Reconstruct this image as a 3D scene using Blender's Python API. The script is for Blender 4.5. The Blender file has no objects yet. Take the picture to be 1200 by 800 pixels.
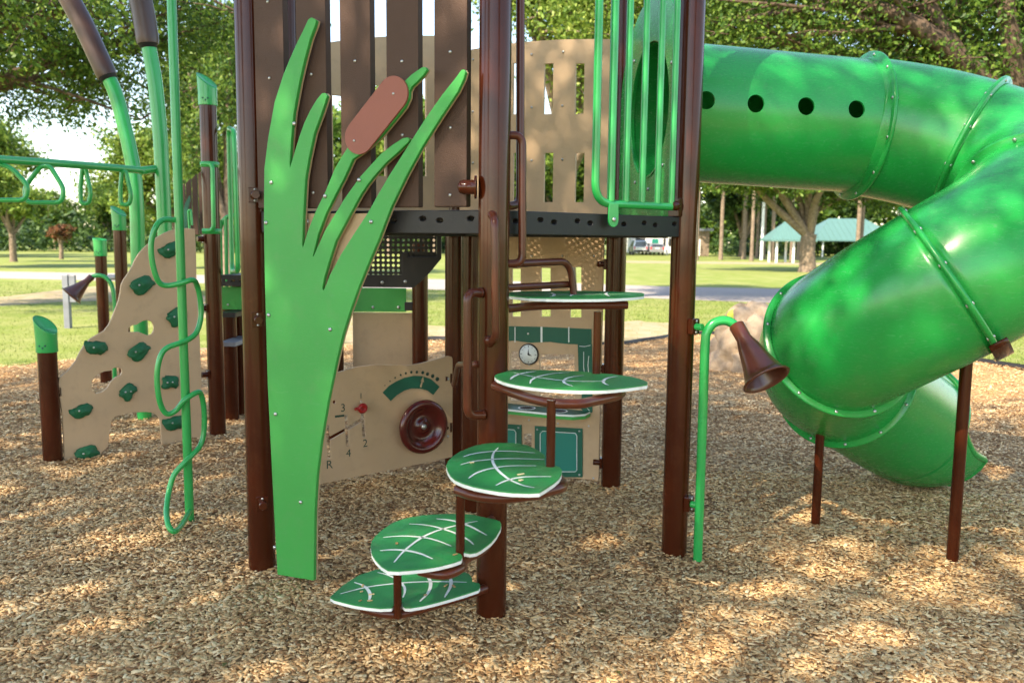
import bpy, bmesh, math, random
import numpy as np
from mathutils import Vector, Matrix, noise
from mathutils.geometry import tessellate_polygon, delaunay_2d_cdt

scene = bpy.context.scene
C = scene.collection
R = math.radians
PI = math.pi

# ------------------------------------------------------------------ camera
CAM_H = 1.65
FPX = 1003.0
cam_data = bpy.data.cameras.new("camera")
cam_data.sensor_width = 36.0
cam_data.lens = 36.0 * FPX / 1200.0
cam_data.clip_start = 0.05
cam_data.clip_end = 3000
cam_data.dof.use_dof = True
cam_data.dof.focus_distance = 4.3
cam_data.dof.aperture_fstop = 3.0
cam = bpy.data.objects.new("camera", cam_data)
C.objects.link(cam)
CM = Matrix.Rotation(R(90 - 6.73), 4, 'X') @ Matrix.Rotation(R(0.58), 4, 'Z')
cam.matrix_world = Matrix.Translation((0, 0, CAM_H)) @ CM
scene.camera = cam
CM3 = CM.to_3x3()
CAM = Vector((0, 0, CAM_H))

# ------------------------------------------------------------------ sky, sun, exposure
SUN_EL = 43.0
SUN_AZ = 222.0        # clockwise from +Y
w = bpy.data.worlds.new("World")
scene.world = w
w.use_nodes = True
nt = w.node_tree
sky = nt.nodes.new('ShaderNodeTexSky')
sky.sky_type = 'NISHITA'
sky.sun_disc = False
sky.sun_elevation = R(SUN_EL)
sky.sun_rotation = R(SUN_AZ)
sky.air_density = 1.0
sky.dust_density = 0.5
sky.ozone_density = 1.0
bg = nt.nodes['Background']
bg.inputs['Strength'].default_value = 0.13
nt.links.new(sky.outputs[0], bg.inputs[0])
sun_d = bpy.data.lights.new("sun", 'SUN')
sun_d.energy = 3.2
sun_d.angle = R(0.53)
sun_d.color = (1.0, 0.93, 0.80)
sun = bpy.data.objects.new("sun", sun_d)
C.objects.link(sun)
SV = Vector((math.sin(R(SUN_AZ)) * math.cos(R(SUN_EL)), math.cos(R(SUN_AZ)) * math.cos(R(SUN_EL)), math.sin(R(SUN_EL))))
sun.rotation_euler = SV.to_track_quat('Z', 'Y').to_euler()
sun.location = (-10, -10, 20)
scene.view_settings.view_transform = 'Standard'
scene.view_settings.look = 'None'
scene.view_settings.gamma = 1.0
scene.view_settings.exposure = 1.95
scene.view_settings.use_white_balance = True
scene.view_settings.white_balance_temperature = 7400
scene.view_settings.white_balance_tint = 12
scene.render.engine = 'CYCLES'
scene.cycles.max_bounces = 8
scene.cycles.diffuse_bounces = 4
scene.cycles.glossy_bounces = 3
scene.cycles.transmission_bounces = 4
scene.cycles.transparent_max_bounces = 8
scene.cycles.use_denoising = True

# ------------------------------------------------------------------ materials
def mat(name, col, rough=0.5, spec=0.5, metal=0.0, coat=0.0, coat_rough=0.1, var=0.0, var_scale=3.0,
        bump=0.0, bump_scale=60.0, subs=0.0, dirt=None, dirt_amt=0.0, rvar=0.0, wear=0.0):
    m = bpy.data.materials.new(name)
    m.use_nodes = True
    n = m.node_tree
    L = n.links.new
    b = n.nodes['Principled BSDF']
    b.inputs['Base Color'].default_value = (*col, 1)
    b.inputs['Roughness'].default_value = rough
    b.inputs['Specular IOR Level'].default_value = spec
    b.inputs['Metallic'].default_value = metal
    b.inputs['Coat Weight'].default_value = coat
    b.inputs['Coat Roughness'].default_value = coat_rough
    tc = n.nodes.new('ShaderNodeTexCoord')
    last = None
    if var > 0:
        t = n.nodes.new('ShaderNodeTexNoise')
        t.inputs['Scale'].default_value = var_scale
        t.inputs['Detail'].default_value = 6
        L(tc.outputs['Object'], t.inputs['Vector'])
        mr = n.nodes.new('ShaderNodeMapRange')
        mr.inputs['From Min'].default_value = 0.3
        mr.inputs['From Max'].default_value = 0.7
        mr.inputs['To Min'].default_value = 1 - var
        mr.inputs['To Max'].default_value = 1 + var
        L(t.outputs[0], mr.inputs[0])
        vm = n.nodes.new('ShaderNodeVectorMath')
        vm.operation = 'SCALE'
        vm.inputs[0].default_value = col
        L(mr.outputs[0], vm.inputs['Scale'])
        last = vm.outputs[0]
        if rvar > 0:
            m2 = n.nodes.new('ShaderNodeMapRange')
            m2.inputs['From Min'].default_value = 0.3
            m2.inputs['From Max'].default_value = 0.7
            m2.inputs['To Min'].default_value = max(0.02, rough - rvar)
            m2.inputs['To Max'].default_value = rough + rvar
            L(t.outputs[0], m2.inputs[0])
            L(m2.outputs[0], b.inputs['Roughness'])
    if dirt:
        t = n.nodes.new('ShaderNodeTexNoise')
        t.inputs['Scale'].default_value = 9
        t.inputs['Detail'].default_value = 9
        t.inputs['Roughness'].default_value = 0.7
        L(tc.outputs['Object'], t.inputs['Vector'])
        mr = n.nodes.new('ShaderNodeMapRange')
        mr.inputs['From Min'].default_value = 0.52
        mr.inputs['From Max'].default_value = 0.75
        mr.inputs['To Max'].default_value = dirt_amt
        L(t.outputs[0], mr.inputs[0])
        mx = n.nodes.new('ShaderNodeMix')
        mx.data_type = 'RGBA'
        L(mr.outputs[0], mx.inputs['Factor'])
        if last:
            L(last, mx.inputs['A'])
        else:
            mx.inputs['A'].default_value = (*col, 1)
        mx.inputs['B'].default_value = (*dirt, 1)
        last = mx.outputs['Result']
    if wear > 0:
        mp = n.nodes.new('ShaderNodeMapping')
        mp.inputs['Scale'].default_value = (9, 9, 38)
        mp.inputs['Rotation'].default_value = (0.5, 0.7, 0.3)
        L(tc.outputs['Object'], mp.inputs['Vector'])
        t = n.nodes.new('ShaderNodeTexNoise')
        t.inputs['Scale'].default_value = 2.2
        t.inputs['Detail'].default_value = 10
        t.inputs['Roughness'].default_value = 0.75
        t.inputs['Distortion'].default_value = 1.5
        L(mp.outputs[0], t.inputs['Vector'])
        mr = n.nodes.new('ShaderNodeMapRange')
        mr.inputs['From Min'].default_value = 0.56
        mr.inputs['From Max'].default_value = 0.72
        mr.inputs['To Max'].default_value = wear
        L(t.outputs[0], mr.inputs[0])
        mx = n.nodes.new('ShaderNodeMix')
        mx.data_type = 'RGBA'
        L(mr.outputs[0], mx.inputs['Factor'])
        if last:
            L(last, mx.inputs['A'])
        else:
            mx.inputs['A'].default_value = (*col, 1)
        mx.inputs['B'].default_value = (*[min(1, c * 0.6 + 0.16) for c in col], 1)
        last = mx.outputs['Result']
        ad = n.nodes.new('ShaderNodeMath')
        ad.operation = 'ADD'
        ad.inputs[1].default_value = rough
        L(mr.outputs[0], ad.inputs[0])
        L(ad.outputs[0], b.inputs['Roughness'])
    if last:
        L(last, b.inputs['Base Color'])
    if bump > 0:
        t = n.nodes.new('ShaderNodeTexNoise')
        t.inputs['Scale'].default_value = bump_scale
        t.inputs['Detail'].default_value = 3
        L(tc.outputs['Object'], t.inputs['Vector'])
        bp = n.nodes.new('ShaderNodeBump')
        bp.inputs['Strength'].default_value = bump
        bp.inputs['Distance'].default_value = 0.004
        L(t.outputs[0], bp.inputs['Height'])
        L(bp.outputs[0], b.inputs['Normal'])
    return m

def island_mat(name, cols, rough=0.7, trans=0.0, bump=0.0, spec=0.3, big=None):
    """colour picked per loose piece (chip, leaf, blade)"""
    m = bpy.data.materials.new(name)
    m.use_nodes = True
    n = m.node_tree
    L = n.links.new
    b = n.nodes['Principled BSDF']
    b.inputs['Roughness'].default_value = rough
    b.inputs['Specular IOR Level'].default_value = spec
    g = n.nodes.new('ShaderNodeNewGeometry')
    cr = n.nodes.new('ShaderNodeValToRGB')
    el = cr.color_ramp.elements
    while len(el) < len(cols):
        el.new(0.5)
    for i, c in enumerate(cols):
        el[i].position = i / (len(cols) - 1)
        el[i].color = (*c, 1)
    L(g.outputs['Random Per Island'], cr.inputs[0])
    col = cr.outputs[0]
    if big:
        t = n.nodes.new('ShaderNodeTexNoise')
        t.inputs['Scale'].default_value = big
        t.inputs['Detail'].default_value = 3
        tc = n.nodes.new('ShaderNodeTexCoord')
        L(tc.outputs['Object'], t.inputs['Vector'])
        mr = n.nodes.new('ShaderNodeMapRange')
        mr.inputs['From Min'].default_value = 0.3
        mr.inputs['From Max'].default_value = 0.7
        mr.inputs['To Min'].default_value = 0.72
        mr.inputs['To Max'].default_value = 1.25
        L(t.outputs[0], mr.inputs[0])
        vm = n.nodes.new('ShaderNodeVectorMath')
        vm.operation = 'SCALE'
        L(col, vm.inputs[0])
        L(mr.outputs[0], vm.inputs['Scale'])
        col = vm.outputs[0]
    L(col, b.inputs['Base Color'])
    if trans > 0:
        tr = n.nodes.new('ShaderNodeBsdfTranslucent')
        L(col, tr.inputs[0])
        ms = n.nodes.new('ShaderNodeMixShader')
        ms.inputs[0].default_value = trans
        L(b.outputs[0], ms.inputs[1])
        L(tr.outputs[0], ms.inputs[2])
        L(ms.outputs[0], n.nodes['Material Output'].inputs[0])
    return m

def ground_mat(name, c1, c2, c3, s1=0.25, s2=6.0, bump=0.3, bscale=40, rough=0.9):
    m = bpy.data.materials.new(name)
    m.use_nodes = True
    n = m.node_tree
    L = n.links.new
    b = n.nodes['Principled BSDF']
    b.inputs['Roughness'].default_value = rough
    b.inputs['Specular IOR Level'].default_value = 0.2
    tc = n.nodes.new('ShaderNodeTexCoord')
    def nz(s, d=8):
        t = n.nodes.new('ShaderNodeTexNoise')
        t.inputs['Scale'].default_value = s
        t.inputs['Detail'].default_value = d
        t.inputs['Roughness'].default_value = 0.65
        L(tc.outputs['Object'], t.inputs['Vector'])
        return t.outputs[0]
    def ramp(src, a, bb):
        r = n.nodes.new('ShaderNodeMapRange')
        r.inputs['From Min'].default_value = a
        r.inputs['From Max'].default_value = bb
        L(src, r.inputs[0])
        return r.outputs[0]
    def mix(f, A, B):
        x = n.nodes.new('ShaderNodeMix')
        x.data_type = 'RGBA'
        L(f, x.inputs['Factor'])
        for k, v in (('A', A), ('B', B)):
            if isinstance(v, tuple):
                x.inputs[k].default_value = (*v, 1)
            else:
                L(v, x.inputs[k])
        return x.outputs['Result']
    a = mix(ramp(nz(s1), 0.35, 0.65), c1, c2)
    a = mix(ramp(nz(s2), 0.42, 0.72), a, c3)
    L(a, b.inputs['Base Color'])
    bp = n.nodes.new('ShaderNodeBump')
    bp.inputs['Strength'].default_value = bump
    bp.inputs['Distance'].default_value = 0.02
    L(nz(bscale, 4), bp.inputs['Height'])
    L(bp.outputs[0], b.inputs['Normal'])
    return m

M = {}
M['plate_green'] = mat('green_plastic_sheet', (0.036, 0.34, 0.064), 0.42, 0.4, var=0.06, var_scale=2.5, bump=0.25, bump_scale=350, dirt=(0.10, 0.30, 0.09), dirt_amt=0.4, wear=0.32)
M['slide_green'] = mat('green_moulded_plastic', (0.002, 0.30, 0.055), 0.27, 0.5, var=0.05, var_scale=1.5, bump=0.05, bump_scale=25, coat=0.1, coat_rough=0.15, dirt=(0.06, 0.28, 0.09), dirt_amt=0.45, wear=0.34)
M['tube_green'] = mat('green_powder_coat', (0.005, 0.35, 0.075), 0.3, 0.5, var=0.05, coat=0.4, coat_rough=0.15)
M['brown'] = mat('brown_powder_coat', (0.056, 0.0105, 0.0032), 0.2, 0.22, var=0.10, var_scale=2.2, coat=0.22, coat_rough=0.05, dirt=(0.13, 0.05, 0.02), dirt_amt=0.25)
M['brown_rod'] = mat('brown_rod_paint', (0.092, 0.021, 0.009), 0.28, 0.3, var=0.12, coat=0.2, coat_rough=0.12)
M['cattail_dark'] = mat('dark_brown_foam', (0.05, 0.021, 0.015), 0.4, 0.5, var=0.1, coat=0.2, coat_rough=0.3)
M['horn_brown'] = mat('brown_moulded_plastic', (0.085, 0.021, 0.011), 0.3, 0.5, var=0.1, coat=0.3, coat_rough=0.2)
M['plank'] = mat('brown_recycled_board', (0.083, 0.045, 0.031), 0.5, 0.22, var=0.08, var_scale=4, bump=0.5, bump_scale=260)
M['tan'] = mat('tan_plastic_sheet', (0.54, 0.365, 0.215), 0.5, 0.4, var=0.05, var_scale=3, bump=0.3, bump_scale=300, dirt=(0.36, 0.25, 0.15), dirt_amt=0.45, wear=0.22)
M['tan_side'] = mat('tan_cut_edge', (0.50, 0.36, 0.20), 0.6)
M['cattail'] = mat('reddish_brown_sheet', (0.30, 0.095, 0.065), 0.5, 0.4, var=0.08, bump=0.3, bump_scale=300)
M['black'] = mat('black_coated_steel', (0.018, 0.016, 0.016), 0.45, 0.4, var=0.15, bump=0.3, bump_scale=200)
M['dark_hole'] = mat('black_rubber', (0.01, 0.01, 0.01), 0.7)
M['leaf_green'] = mat('leaf_step_green', (0.012, 0.235, 0.060), 0.42, 0.4, var=0.07, bump=0.4, bump_scale=320, dirt=(0.12, 0.20, 0.08), dirt_amt=0.5, wear=0.3)
M['core_white'] = mat('white_plastic_core', (0.78, 0.82, 0.78), 0.5, var=0.05, dirt=(0.45, 0.40, 0.30), dirt_amt=0.6)
M['hold_green'] = mat('dark_green_hold', (0.006, 0.115, 0.045), 0.55, 0.35, bump=0.5, bump_scale=120)
M['dark_green'] = mat('dark_green_sheet', (0.006, 0.105, 0.062), 0.45, 0.4, var=0.06, bump=0.2, bump_scale=300)
M['teal'] = mat('teal_sheet', (0.01, 0.20, 0.15), 0.4, 0.4, var=0.05)
M['steel'] = mat('bolt_steel', (0.5, 0.5, 0.48), 0.3, 0.5, metal=0.85)
M['galv'] = mat('galvanised_steel', (0.20, 0.21, 0.24), 0.5, 0.5, metal=0.3, var=0.2)
M['red'] = mat('red_knob', (0.36, 0.008, 0.008), 0.35)
M['wheel'] = mat('maroon_wheel_plastic', (0.09, 0.01, 0.008), 0.22, 0.5, coat=0.5, coat_rough=0.1)
M['ink_dark'] = mat('dark_green_ink', (0.01, 0.05, 0.03), 0.6)
M['ink_black'] = mat('black_ink', (0.015, 0.015, 0.015), 0.6)
M['white'] = mat('white_paint', (0.78, 0.78, 0.75), 0.5, var=0.05)
M['rock'] = ground_mat('moulded_rock', (0.34, 0.255, 0.18), (0.24, 0.175, 0.12), (0.42, 0.33, 0.24), 2.0, 9.0, 0.5, 20, 0.8)
M['yellow'] = mat('yellow_green_hold', (0.42, 0.48, 0.05), 0.5)
M['roof_teal'] = mat('teal_metal_roof', (0.09, 0.19, 0.175), 0.4, var=0.06)
M['bark'] = ground_mat('bark', (0.20, 0.145, 0.10), (0.12, 0.09, 0.065), (0.30, 0.23, 0.17), 1.5, 7.0, 1.0, 14, 0.95)
M['bark_dark'] = ground_mat('dark_bark', (0.10, 0.065, 0.045), (0.06, 0.04, 0.03), (0.17, 0.12, 0.085), 1.5, 7.0, 1.0, 14, 0.95)
M['leaves'] = island_mat('oak_leaves', [(0.028, 0.065, 0.012), (0.065, 0.14, 0.022), (0.12, 0.21, 0.032), (0.22, 0.30, 0.05)], 0.5, 0.38)
M['leaves_light'] = island_mat('light_leaves', [(0.06, 0.12, 0.02), (0.13, 0.22, 0.03), (0.20, 0.30, 0.05), (0.30, 0.36, 0.07)], 0.5, 0.35)
M['leaves_dark'] = island_mat('dark_leaves', [(0.015, 0.04, 0.012), (0.03, 0.07, 0.018), (0.05, 0.10, 0.02), (0.08, 0.14, 0.03)], 0.55, 0.25)
M['leaves_red'] = island_mat('rusty_leaves', [(0.14, 0.05, 0.025), (0.22, 0.09, 0.04), (0.10, 0.09, 0.03)], 0.6, 0.3)
M['chips'] = island_mat('wood_chips', [(0.22, 0.10, 0.038), (0.52, 0.295, 0.125), (0.70, 0.435, 0.20), (0.81, 0.545, 0.265), (0.89, 0.68, 0.39)], 0.75, 0.0, big=0.9)
M['mulch'] = ground_mat('wood_chip_bed', (0.58, 0.36, 0.175), (0.47, 0.28, 0.13), (0.22, 0.115, 0.05), 1.0, 45.0, 1.0, 60)
M['grass'] = ground_mat('lawn', (0.15, 0.21, 0.035), (0.21, 0.25, 0.06), (0.30, 0.30, 0.12), 0.08, 0.9, 0.6, 50)
M['blades'] = island_mat('grass_blades', [(0.07, 0.13, 0.02), (0.13, 0.20, 0.03), (0.22, 0.27, 0.06), (0.33, 0.32, 0.14)], 0.6, 0.3)
M['dirt'] = ground_mat('bare_dirt', (0.42, 0.32, 0.22), (0.34, 0.26, 0.17), (0.20, 0.22, 0.08), 0.5, 3.0, 0.5, 30)
M['road'] = ground_mat('pale_asphalt', (0.36, 0.31, 0.285), (0.31, 0.265, 0.245), (0.40, 0.36, 0.33), 0.4, 12.0, 0.3, 60)

# ------------------------------------------------------------------ pixel rays (photo coordinates, 1200 x 800)
def ray(px, py):
    return (CM3 @ Vector(((px - 600) / FPX, -(py - 400) / FPX, -1.0)))
def at(px, py, y=None, z=None, plane=None):
    d = ray(px, py)
    if y is not None:
        t = y / d.y
    elif z is not None:
        t = (z - CAM_H) / d.z
    else:
        p0, nn = plane
        t = (p0 - CAM).dot(nn) / d.dot(nn)
    return CAM + d * t

# ------------------------------------------------------------------ mesh builder
class MB:
    def __init__(s):
        s.v = []; s.f = []; s.m = []; s.sm = []
    def add(s, vs, fs, mi=0, smooth=False):
        o = len(s.v)
        s.v += [tuple(v) for v in vs]
        for f in fs:
            s.f.append([i + o for i in f]); s.m.append(mi); s.sm.append(smooth)
        return s
    def box(s, c, ax, ay, az, mi=0):
        c = Vector(c); ax = Vector(ax); ay = Vector(ay); az = Vector(az)
        vs = [c + ax * i + ay * j + az * k for k in (-1, 1) for j in (-1, 1) for i in (-1, 1)]
        return s.add(vs, [(0, 2, 3, 1), (4, 5, 7, 6), (0, 1, 5, 4), (2, 6, 7, 3), (0, 4, 6, 2), (1, 3, 7, 5)], mi)
    def aabb(s, lo, hi, mi=0):
        lo = Vector(lo); hi = Vector(hi); c = (lo + hi) / 2; h = (hi - lo) / 2
        return s.box(c, (h.x, 0, 0), (0, h.y, 0), (0, 0, h.z), mi)
    def tube(s, pts, r, seg=16, caps=True, closed=False, mi=0, up=None):
        P = [Vector(p) for p in pts]
        n = len(P)
        rr = r if isinstance(r, (list, tuple)) else [r] * n
        T = []
        for i in range(n):
            if closed:
                t = P[(i + 1) % n] - P[i - 1]
            else:
                t = P[min(i + 1, n - 1)] - P[max(i - 1, 0)]
            T.append(t.normalized() if t.length > 1e-9 else Vector((0, 0, 1)))
        u = Vector(up) if up else (Vector((0, 0, 1)) if abs(T[0].z) < 0.9 else Vector((1, 0, 0)))
        u = (u - T[0] * u.dot(T[0])).normalized()
        vs = []
        for i in range(n):
            u = (u - T[i] * u.dot(T[i]))
            u = u.normalized() if u.length > 1e-6 else T[i].orthogonal().normalized()
            v = T[i].cross(u)
            for k in range(seg):
                a = 2 * PI * k / seg
                vs.append(P[i] + (u * math.cos(a) + v * math.sin(a)) * rr[i])
        fs = []
        m = n if closed else n - 1
        for i in range(m):
            j = (i + 1) % n
            for k in range(seg):
                l = (k + 1) % seg
                fs.append((i * seg + k, i * seg + l, j * seg + l, j * seg + k))
        s.add(vs, fs, mi, True)
        if caps and not closed:
            s.add(vs[:seg], [tuple(range(seg))[::-1]], mi)
            s.add(vs[-seg:], [tuple(range(seg))], mi)
        return s
    def lathe(s, o, axis, prof, seg=24, mi=0, u0=None):
        """prof: (radius, height along axis)"""
        o = Vector(o); ax = Vector(axis).normalized()
        u = ax.orthogonal().normalized() if u0 is None else Vector(u0)
        v = ax.cross(u)
        vs = []
        for r, h in prof:
            for k in range(seg):
                a = 2 * PI * k / seg
                vs.append(o + ax * h + (u * math.cos(a) + v * math.sin(a)) * r)
        fs = []
        for i in range(len(prof) - 1):
            for k in range(seg):
                l = (k + 1) % seg
                fs.append((i * seg + k, i * seg + l, (i + 1) * seg + l, (i + 1) * seg + k))
        return s.add(vs, fs, mi, True)
    def plate(s, outer, holes, depth, mi=0, mi_side=None):
        """outer and holes are 3-D points on one plane; depth is the extrusion vector"""
        depth = Vector(depth)
        outer = [Vector(p) for p in outer]
        holes = [[Vector(p) for p in h] for h in holes]
        loops = [outer] + holes
        tris = tessellate_polygon(loops)
        flat = [p for l in loops for p in l]
        n = len(flat)
        a = flat[tris[0][0]]
        # orient front faces opposite the depth vector
        nn = Vector((0, 0, 0))
        for t in tris:
            nn += (flat[t[1]] - flat[t[0]]).cross(flat[t[2]] - flat[t[0]])
        front = [tuple(t) if nn.dot(depth) < 0 else tuple(t)[::-1] for t in tris]
        vs = flat + [p + depth for p in flat]
        ft = [f for f in front]
        bt = [tuple(i + n for i in f[::-1]) for f in front]
        s.add(vs, ft + bt, mi)
        o = 0
        sd = []
        for li, l in enumerate(loops):
            k = len(l)
            ar = Vector((0, 0, 0))
            for i in range(k):
                ar += l[i].cross(l[(i + 1) % k])
            ccw = ar.dot(depth) < 0
            if li > 0: ccw = not ccw
            for i in range(k):
                j = (i + 1) % k
                q = (o + i, o + i + n, o + j + n, o + j)
                sd.append(q if ccw else q[::-1])
            o += k
        s.add(vs, sd, mi if mi_side is None else mi_side)
        return s

WL = {}
def wloc(o):
    return WL.get(o.name, Vector(o.location))
def link(name, me, parent=None, loc=(0, 0, 0), rot=None):
    o = bpy.data.objects.new(name, me)
    C.objects.link(o)
    loc = Vector(loc)
    WL[o.name] = loc
    if parent is not None:
        o.parent = parent
        o.location = loc - wloc(parent)
    else:
        o.location = loc
    if rot is not None:
        o.rotation_euler = rot
    return o
def build(name, mb, mats, parent=None, origin=None, bevel=0.0, label=None, segs=2, angle=35):
    if not isinstance(mats, (list, tuple)):
        mats = [mats]
    if origin is None:
        a = np.array(mb.v)
        origin = Vector(((a[:, 0].min() + a[:, 0].max()) / 2, (a[:, 1].min() + a[:, 1].max()) / 2, a[:, 2].min()))
    origin = Vector(origin)
    me = bpy.data.meshes.new(name)
    a = np.array(mb.v) - np.array(origin)
    me.from_pydata([tuple(r) for r in a], [], mb.f)
    me.polygons.foreach_set('material_index', mb.m)
    me.polygons.foreach_set('use_smooth', mb.sm)
    for m in mats:
        me.materials.append(m if not isinstance(m, str) else M[m])
    me.update()
    if bevel > 0:
        bm = bmesh.new(); bm.from_mesh(me)
        bmesh.ops.remove_doubles(bm, verts=bm.verts, dist=1e-5)
        bm.to_mesh(me); bm.free()
    o = link(name, me, parent, origin)
    if bevel > 0:
        md = o.modifiers.new('bevel', 'BEVEL')
        md.width = bevel; md.segments = segs; md.limit_method = 'ANGLE'; md.angle_limit = R(angle)
        md.use_clamp_overlap = True
        md.harden_normals = False
    if label:
        o['label'] = label
    return o
def thing(name, label, cat, loc, group=None):
    o = link(name, None, None, loc)
    o.empty_display_size = 0.2
    o['label'] = label; o['category'] = cat
    if group: o['group'] = group
    return o
def tag(o, label, cat, group=None, kind=None):
    if label: o['label'] = label
    if cat: o['category'] = cat
    if group: o['group'] = group
    if kind: o['kind'] = kind
    return o
def struct(name, mb, mats):
    o = build(name, mb, mats, None, (0, 0, 0))
    o['kind'] = 'structure'
    return o
def smooth_path(pts, n=8, closed=False):
    """Catmull-Rom through points"""
    P = [Vector(p) for p in pts]
    out = []
    m = len(P)
    rng = m if closed else m - 1
    for i in range(rng):
        if closed:
            p0, p1, p2, p3 = P[(i - 1) % m], P[i], P[(i + 1) % m], P[(i + 2) % m]
        else:
            p1, p2 = P[i], P[i + 1]
            p0 = P[i - 1] if i > 0 else p1 * 2 - p2
            p3 = P[i + 2] if i + 2 < m else p2 * 2 - p1
        for k in range(n):
            t = k / n
            out.append(0.5 * ((2 * p1) + (p2 - p0) * t + (2 * p0 - 5 * p1 + 4 * p2 - p3) * t * t + (3 * p1 - p0 - 3 * p2 + p3) * t ** 3))
    if not closed:
        out.append(P[-1])
    return out
def round_path(pts, r, n=6):
    """polyline with filleted corners"""
    P = [Vector(p) for p in pts]
    out = [P[0]]
    for i in range(1, len(P) - 1):
        a, b, c = P[i - 1], P[i], P[i + 1]
        d1 = (a - b); d2 = (c - b)
        rr = min(r, d1.length * 0.49, d2.length * 0.49)
        s = b + d1.normalized() * rr; e = b + d2.normalized() * rr
        for k in range(n + 1):
            t = k / n
            out.append(s * (1 - t) ** 2 + b * 2 * t * (1 - t) + e * t * t)
    out.append(P[-1])
    return out

# shared bolt head
_b = MB(); _b.lathe((0, 0, 0), (0, 0, 1), [(0.0095, 0), (0.0095, 0.003), (0.007, 0.006), (0.0, 0.007)], 10)
bolt_me = bpy.data.meshes.new('bolt')
bolt_me.from_pydata(_b.v, [], _b.f)
bolt_me.polygons.foreach_set('use_smooth', _b.sm)
bolt_me.materials.append(M['steel'])
def bolt(parent, p, nrm, scale=1.0):
    o = link('bolt', bolt_me, parent, p, Vector(nrm).to_track_quat('Z', 'Y').to_euler())
    o.scale = (scale,) * 3
    return o
def text_mb(txt, size, origin, ux, uy, mi=0, depth=0.0):
    cu = bpy.data.curves.new('t', 'FONT'); cu.body = txt; cu.size = size
    cu.align_x = 'CENTER'; cu.align_y = 'CENTER'
    to = bpy.data.objects.new('t', cu); C.objects.link(to)
    dg = bpy.context.evaluated_depsgraph_get()
    me = bpy.data.meshes.new_from_object(to.evaluated_get(dg))
    mb = MB(); o = Vector(origin); ux = Vector(ux).normalized(); uy = Vector(uy).normalized()
    mb.add([o + ux * v.co.x + uy * v.co.y for v in me.vertices], [tuple(p.vertices) for p in me.polygons], mi)
    bpy.data.objects.remove(to); bpy.data.curves.remove(cu); bpy.data.meshes.remove(me)
    return mb
# ================================================================== PLAY STRUCTURE
A = Vector((-1.25, 4.16, 0)); B = Vector((-0.08, 3.61, 0)); Cc = Vector((0.87, 4.38, 0))
E = Vector((0.68, 5.66, 0)); F = Vector((-0.42, 6.16, 0)); G = Vector((-1.41, 5.46, 0))
HEX = [A, B, Cc, E, F, G]
HC = sum(HEX, Vector()) / 6
DECK = 1.775
UP = Vector((0, 0, 1))
PR = 0.066
play = thing('play_structure', 'brown and green play structure on wood chips with leaf steps, tube slide and tan panels', 'play structure', (HC.x, HC.y, 0))

def post(p, top, r=PR, name='post', parent=play, z0=-0.15, label=None):
    mb = MB()
    mb.tube([(p.x, p.y, z0), (p.x, p.y, top)], r, 32)
    return build(name, mb, 'brown', parent, (p.x, p.y, 0), label=label)
def cap(p, z, r, ang, parent, h=0.10, rise=0.07, mats='tube_green'):
    """green cap, slanted cut, higher towards angle ang"""
    mb = MB(); seg = 32; vs = []
    d = (math.cos(ang), math.sin(ang))
    prof = [(1.10, 0.0, 0), (1.12, 0.01, 0), (1.10, 1, 0), (1.32, 1, 1), (1.30, 1, 1.06), (1.20, 1, 1.0), (0.0, 1, 0.93)]
    for k, (f, hh, rs) in enumerate(prof):
        for i in range(seg):
            a = 2 * PI * i / seg
            c = math.cos(a) * d[0] + math.sin(a) * d[1]
            rr = r * f
            if k >= 3 and f > 0:
                rr = r * (f if k < 6 else f)
            if k <= 1: zz = hh * 1.0
            elif k == 2: zz = h * 0.45
            else: zz = h * rs + rise * c * f / 1.3
            if k >= 3 and k < 6: rr = r * (1.12 + 0.12 * max(0, c)) * (1 if k < 5 else 0.93)
            vs.append((p.x + math.cos(a) * rr, p.y + math.sin(a) * rr, z + zz))
    fs = []
    for k in range(len(prof) - 1):
        for i in range(seg):
            j = (i + 1) % seg
            fs.append((k * seg + i, k * seg + j, (k + 1) * seg + j, (k + 1) * seg + i))
    mb.add(vs, fs, 0, True)
    # pressed face marks on the front of the cap
    for dz, dx in ((0.05, -0.2), (0.035, 0.1), (0.05, 0.35)):
        a = -PI / 2 + dx
        mb.lathe((p.x + math.cos(a) * r * 1.11, p.y + math.sin(a) * r * 1.11, z + dz), (math.cos(a), math.sin(a), 0), [(0.008, 0), (0.006, 0.003), (0, 0.003)], 8, 1)
    return build('post_cap', mb, [mats, 'dark_green'], parent)

for k, p in enumerate(HEX):
    post(p, 3.75)
post(Vector((-0.235, 5.10, 0)), DECK - 0.06)

# ---- deck rims with slots, perforated floor
def rim(p, q, z0, z1, holes=True, parent=play, th=0.035, inset=0.06, nh=10, name='deck_beam', off=0.0):
    d = (q - p); L = d.length; d.normalize(); n = Vector((d.y, -d.x, 0))
    if n.dot(p + (q - p) / 2 - HC) < 0 and off == 0: n = -n
    a = p + d * inset; b = q - d * inset
    f = n * (th / 2)
    outer = [a + UP * z0, b + UP * z0, b + UP * z1, a + UP * z1]
    outer = [v + f + n * off for v in outer]
    hs = []
    if holes:
        m = (b - a).length
        for i in range(nh):
            cx = m * (i + 0.5 + (0.14 if i % 2 else -0.14)) / nh
            cz = z0 + (z1 - z0) * (0.56 + (0.08 if i % 2 else 0.0))
            hs.append([a + f + n * off + d * (cx + 0.017 * math.cos(t)) + UP * (cz + 0.0105 * math.sin(t)) for t in [2 * PI * k / 12 for k in range(12)]])
    mb = MB(); mb.plate(outer, hs, -n * th)
    o = build(name, mb, 'black', parent, bevel=0.004)
    return o
for i in range(6):
    p, q = HEX[i], HEX[(i + 1) % 6]
    rim(p, q, DECK - 0.10, DECK)

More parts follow.
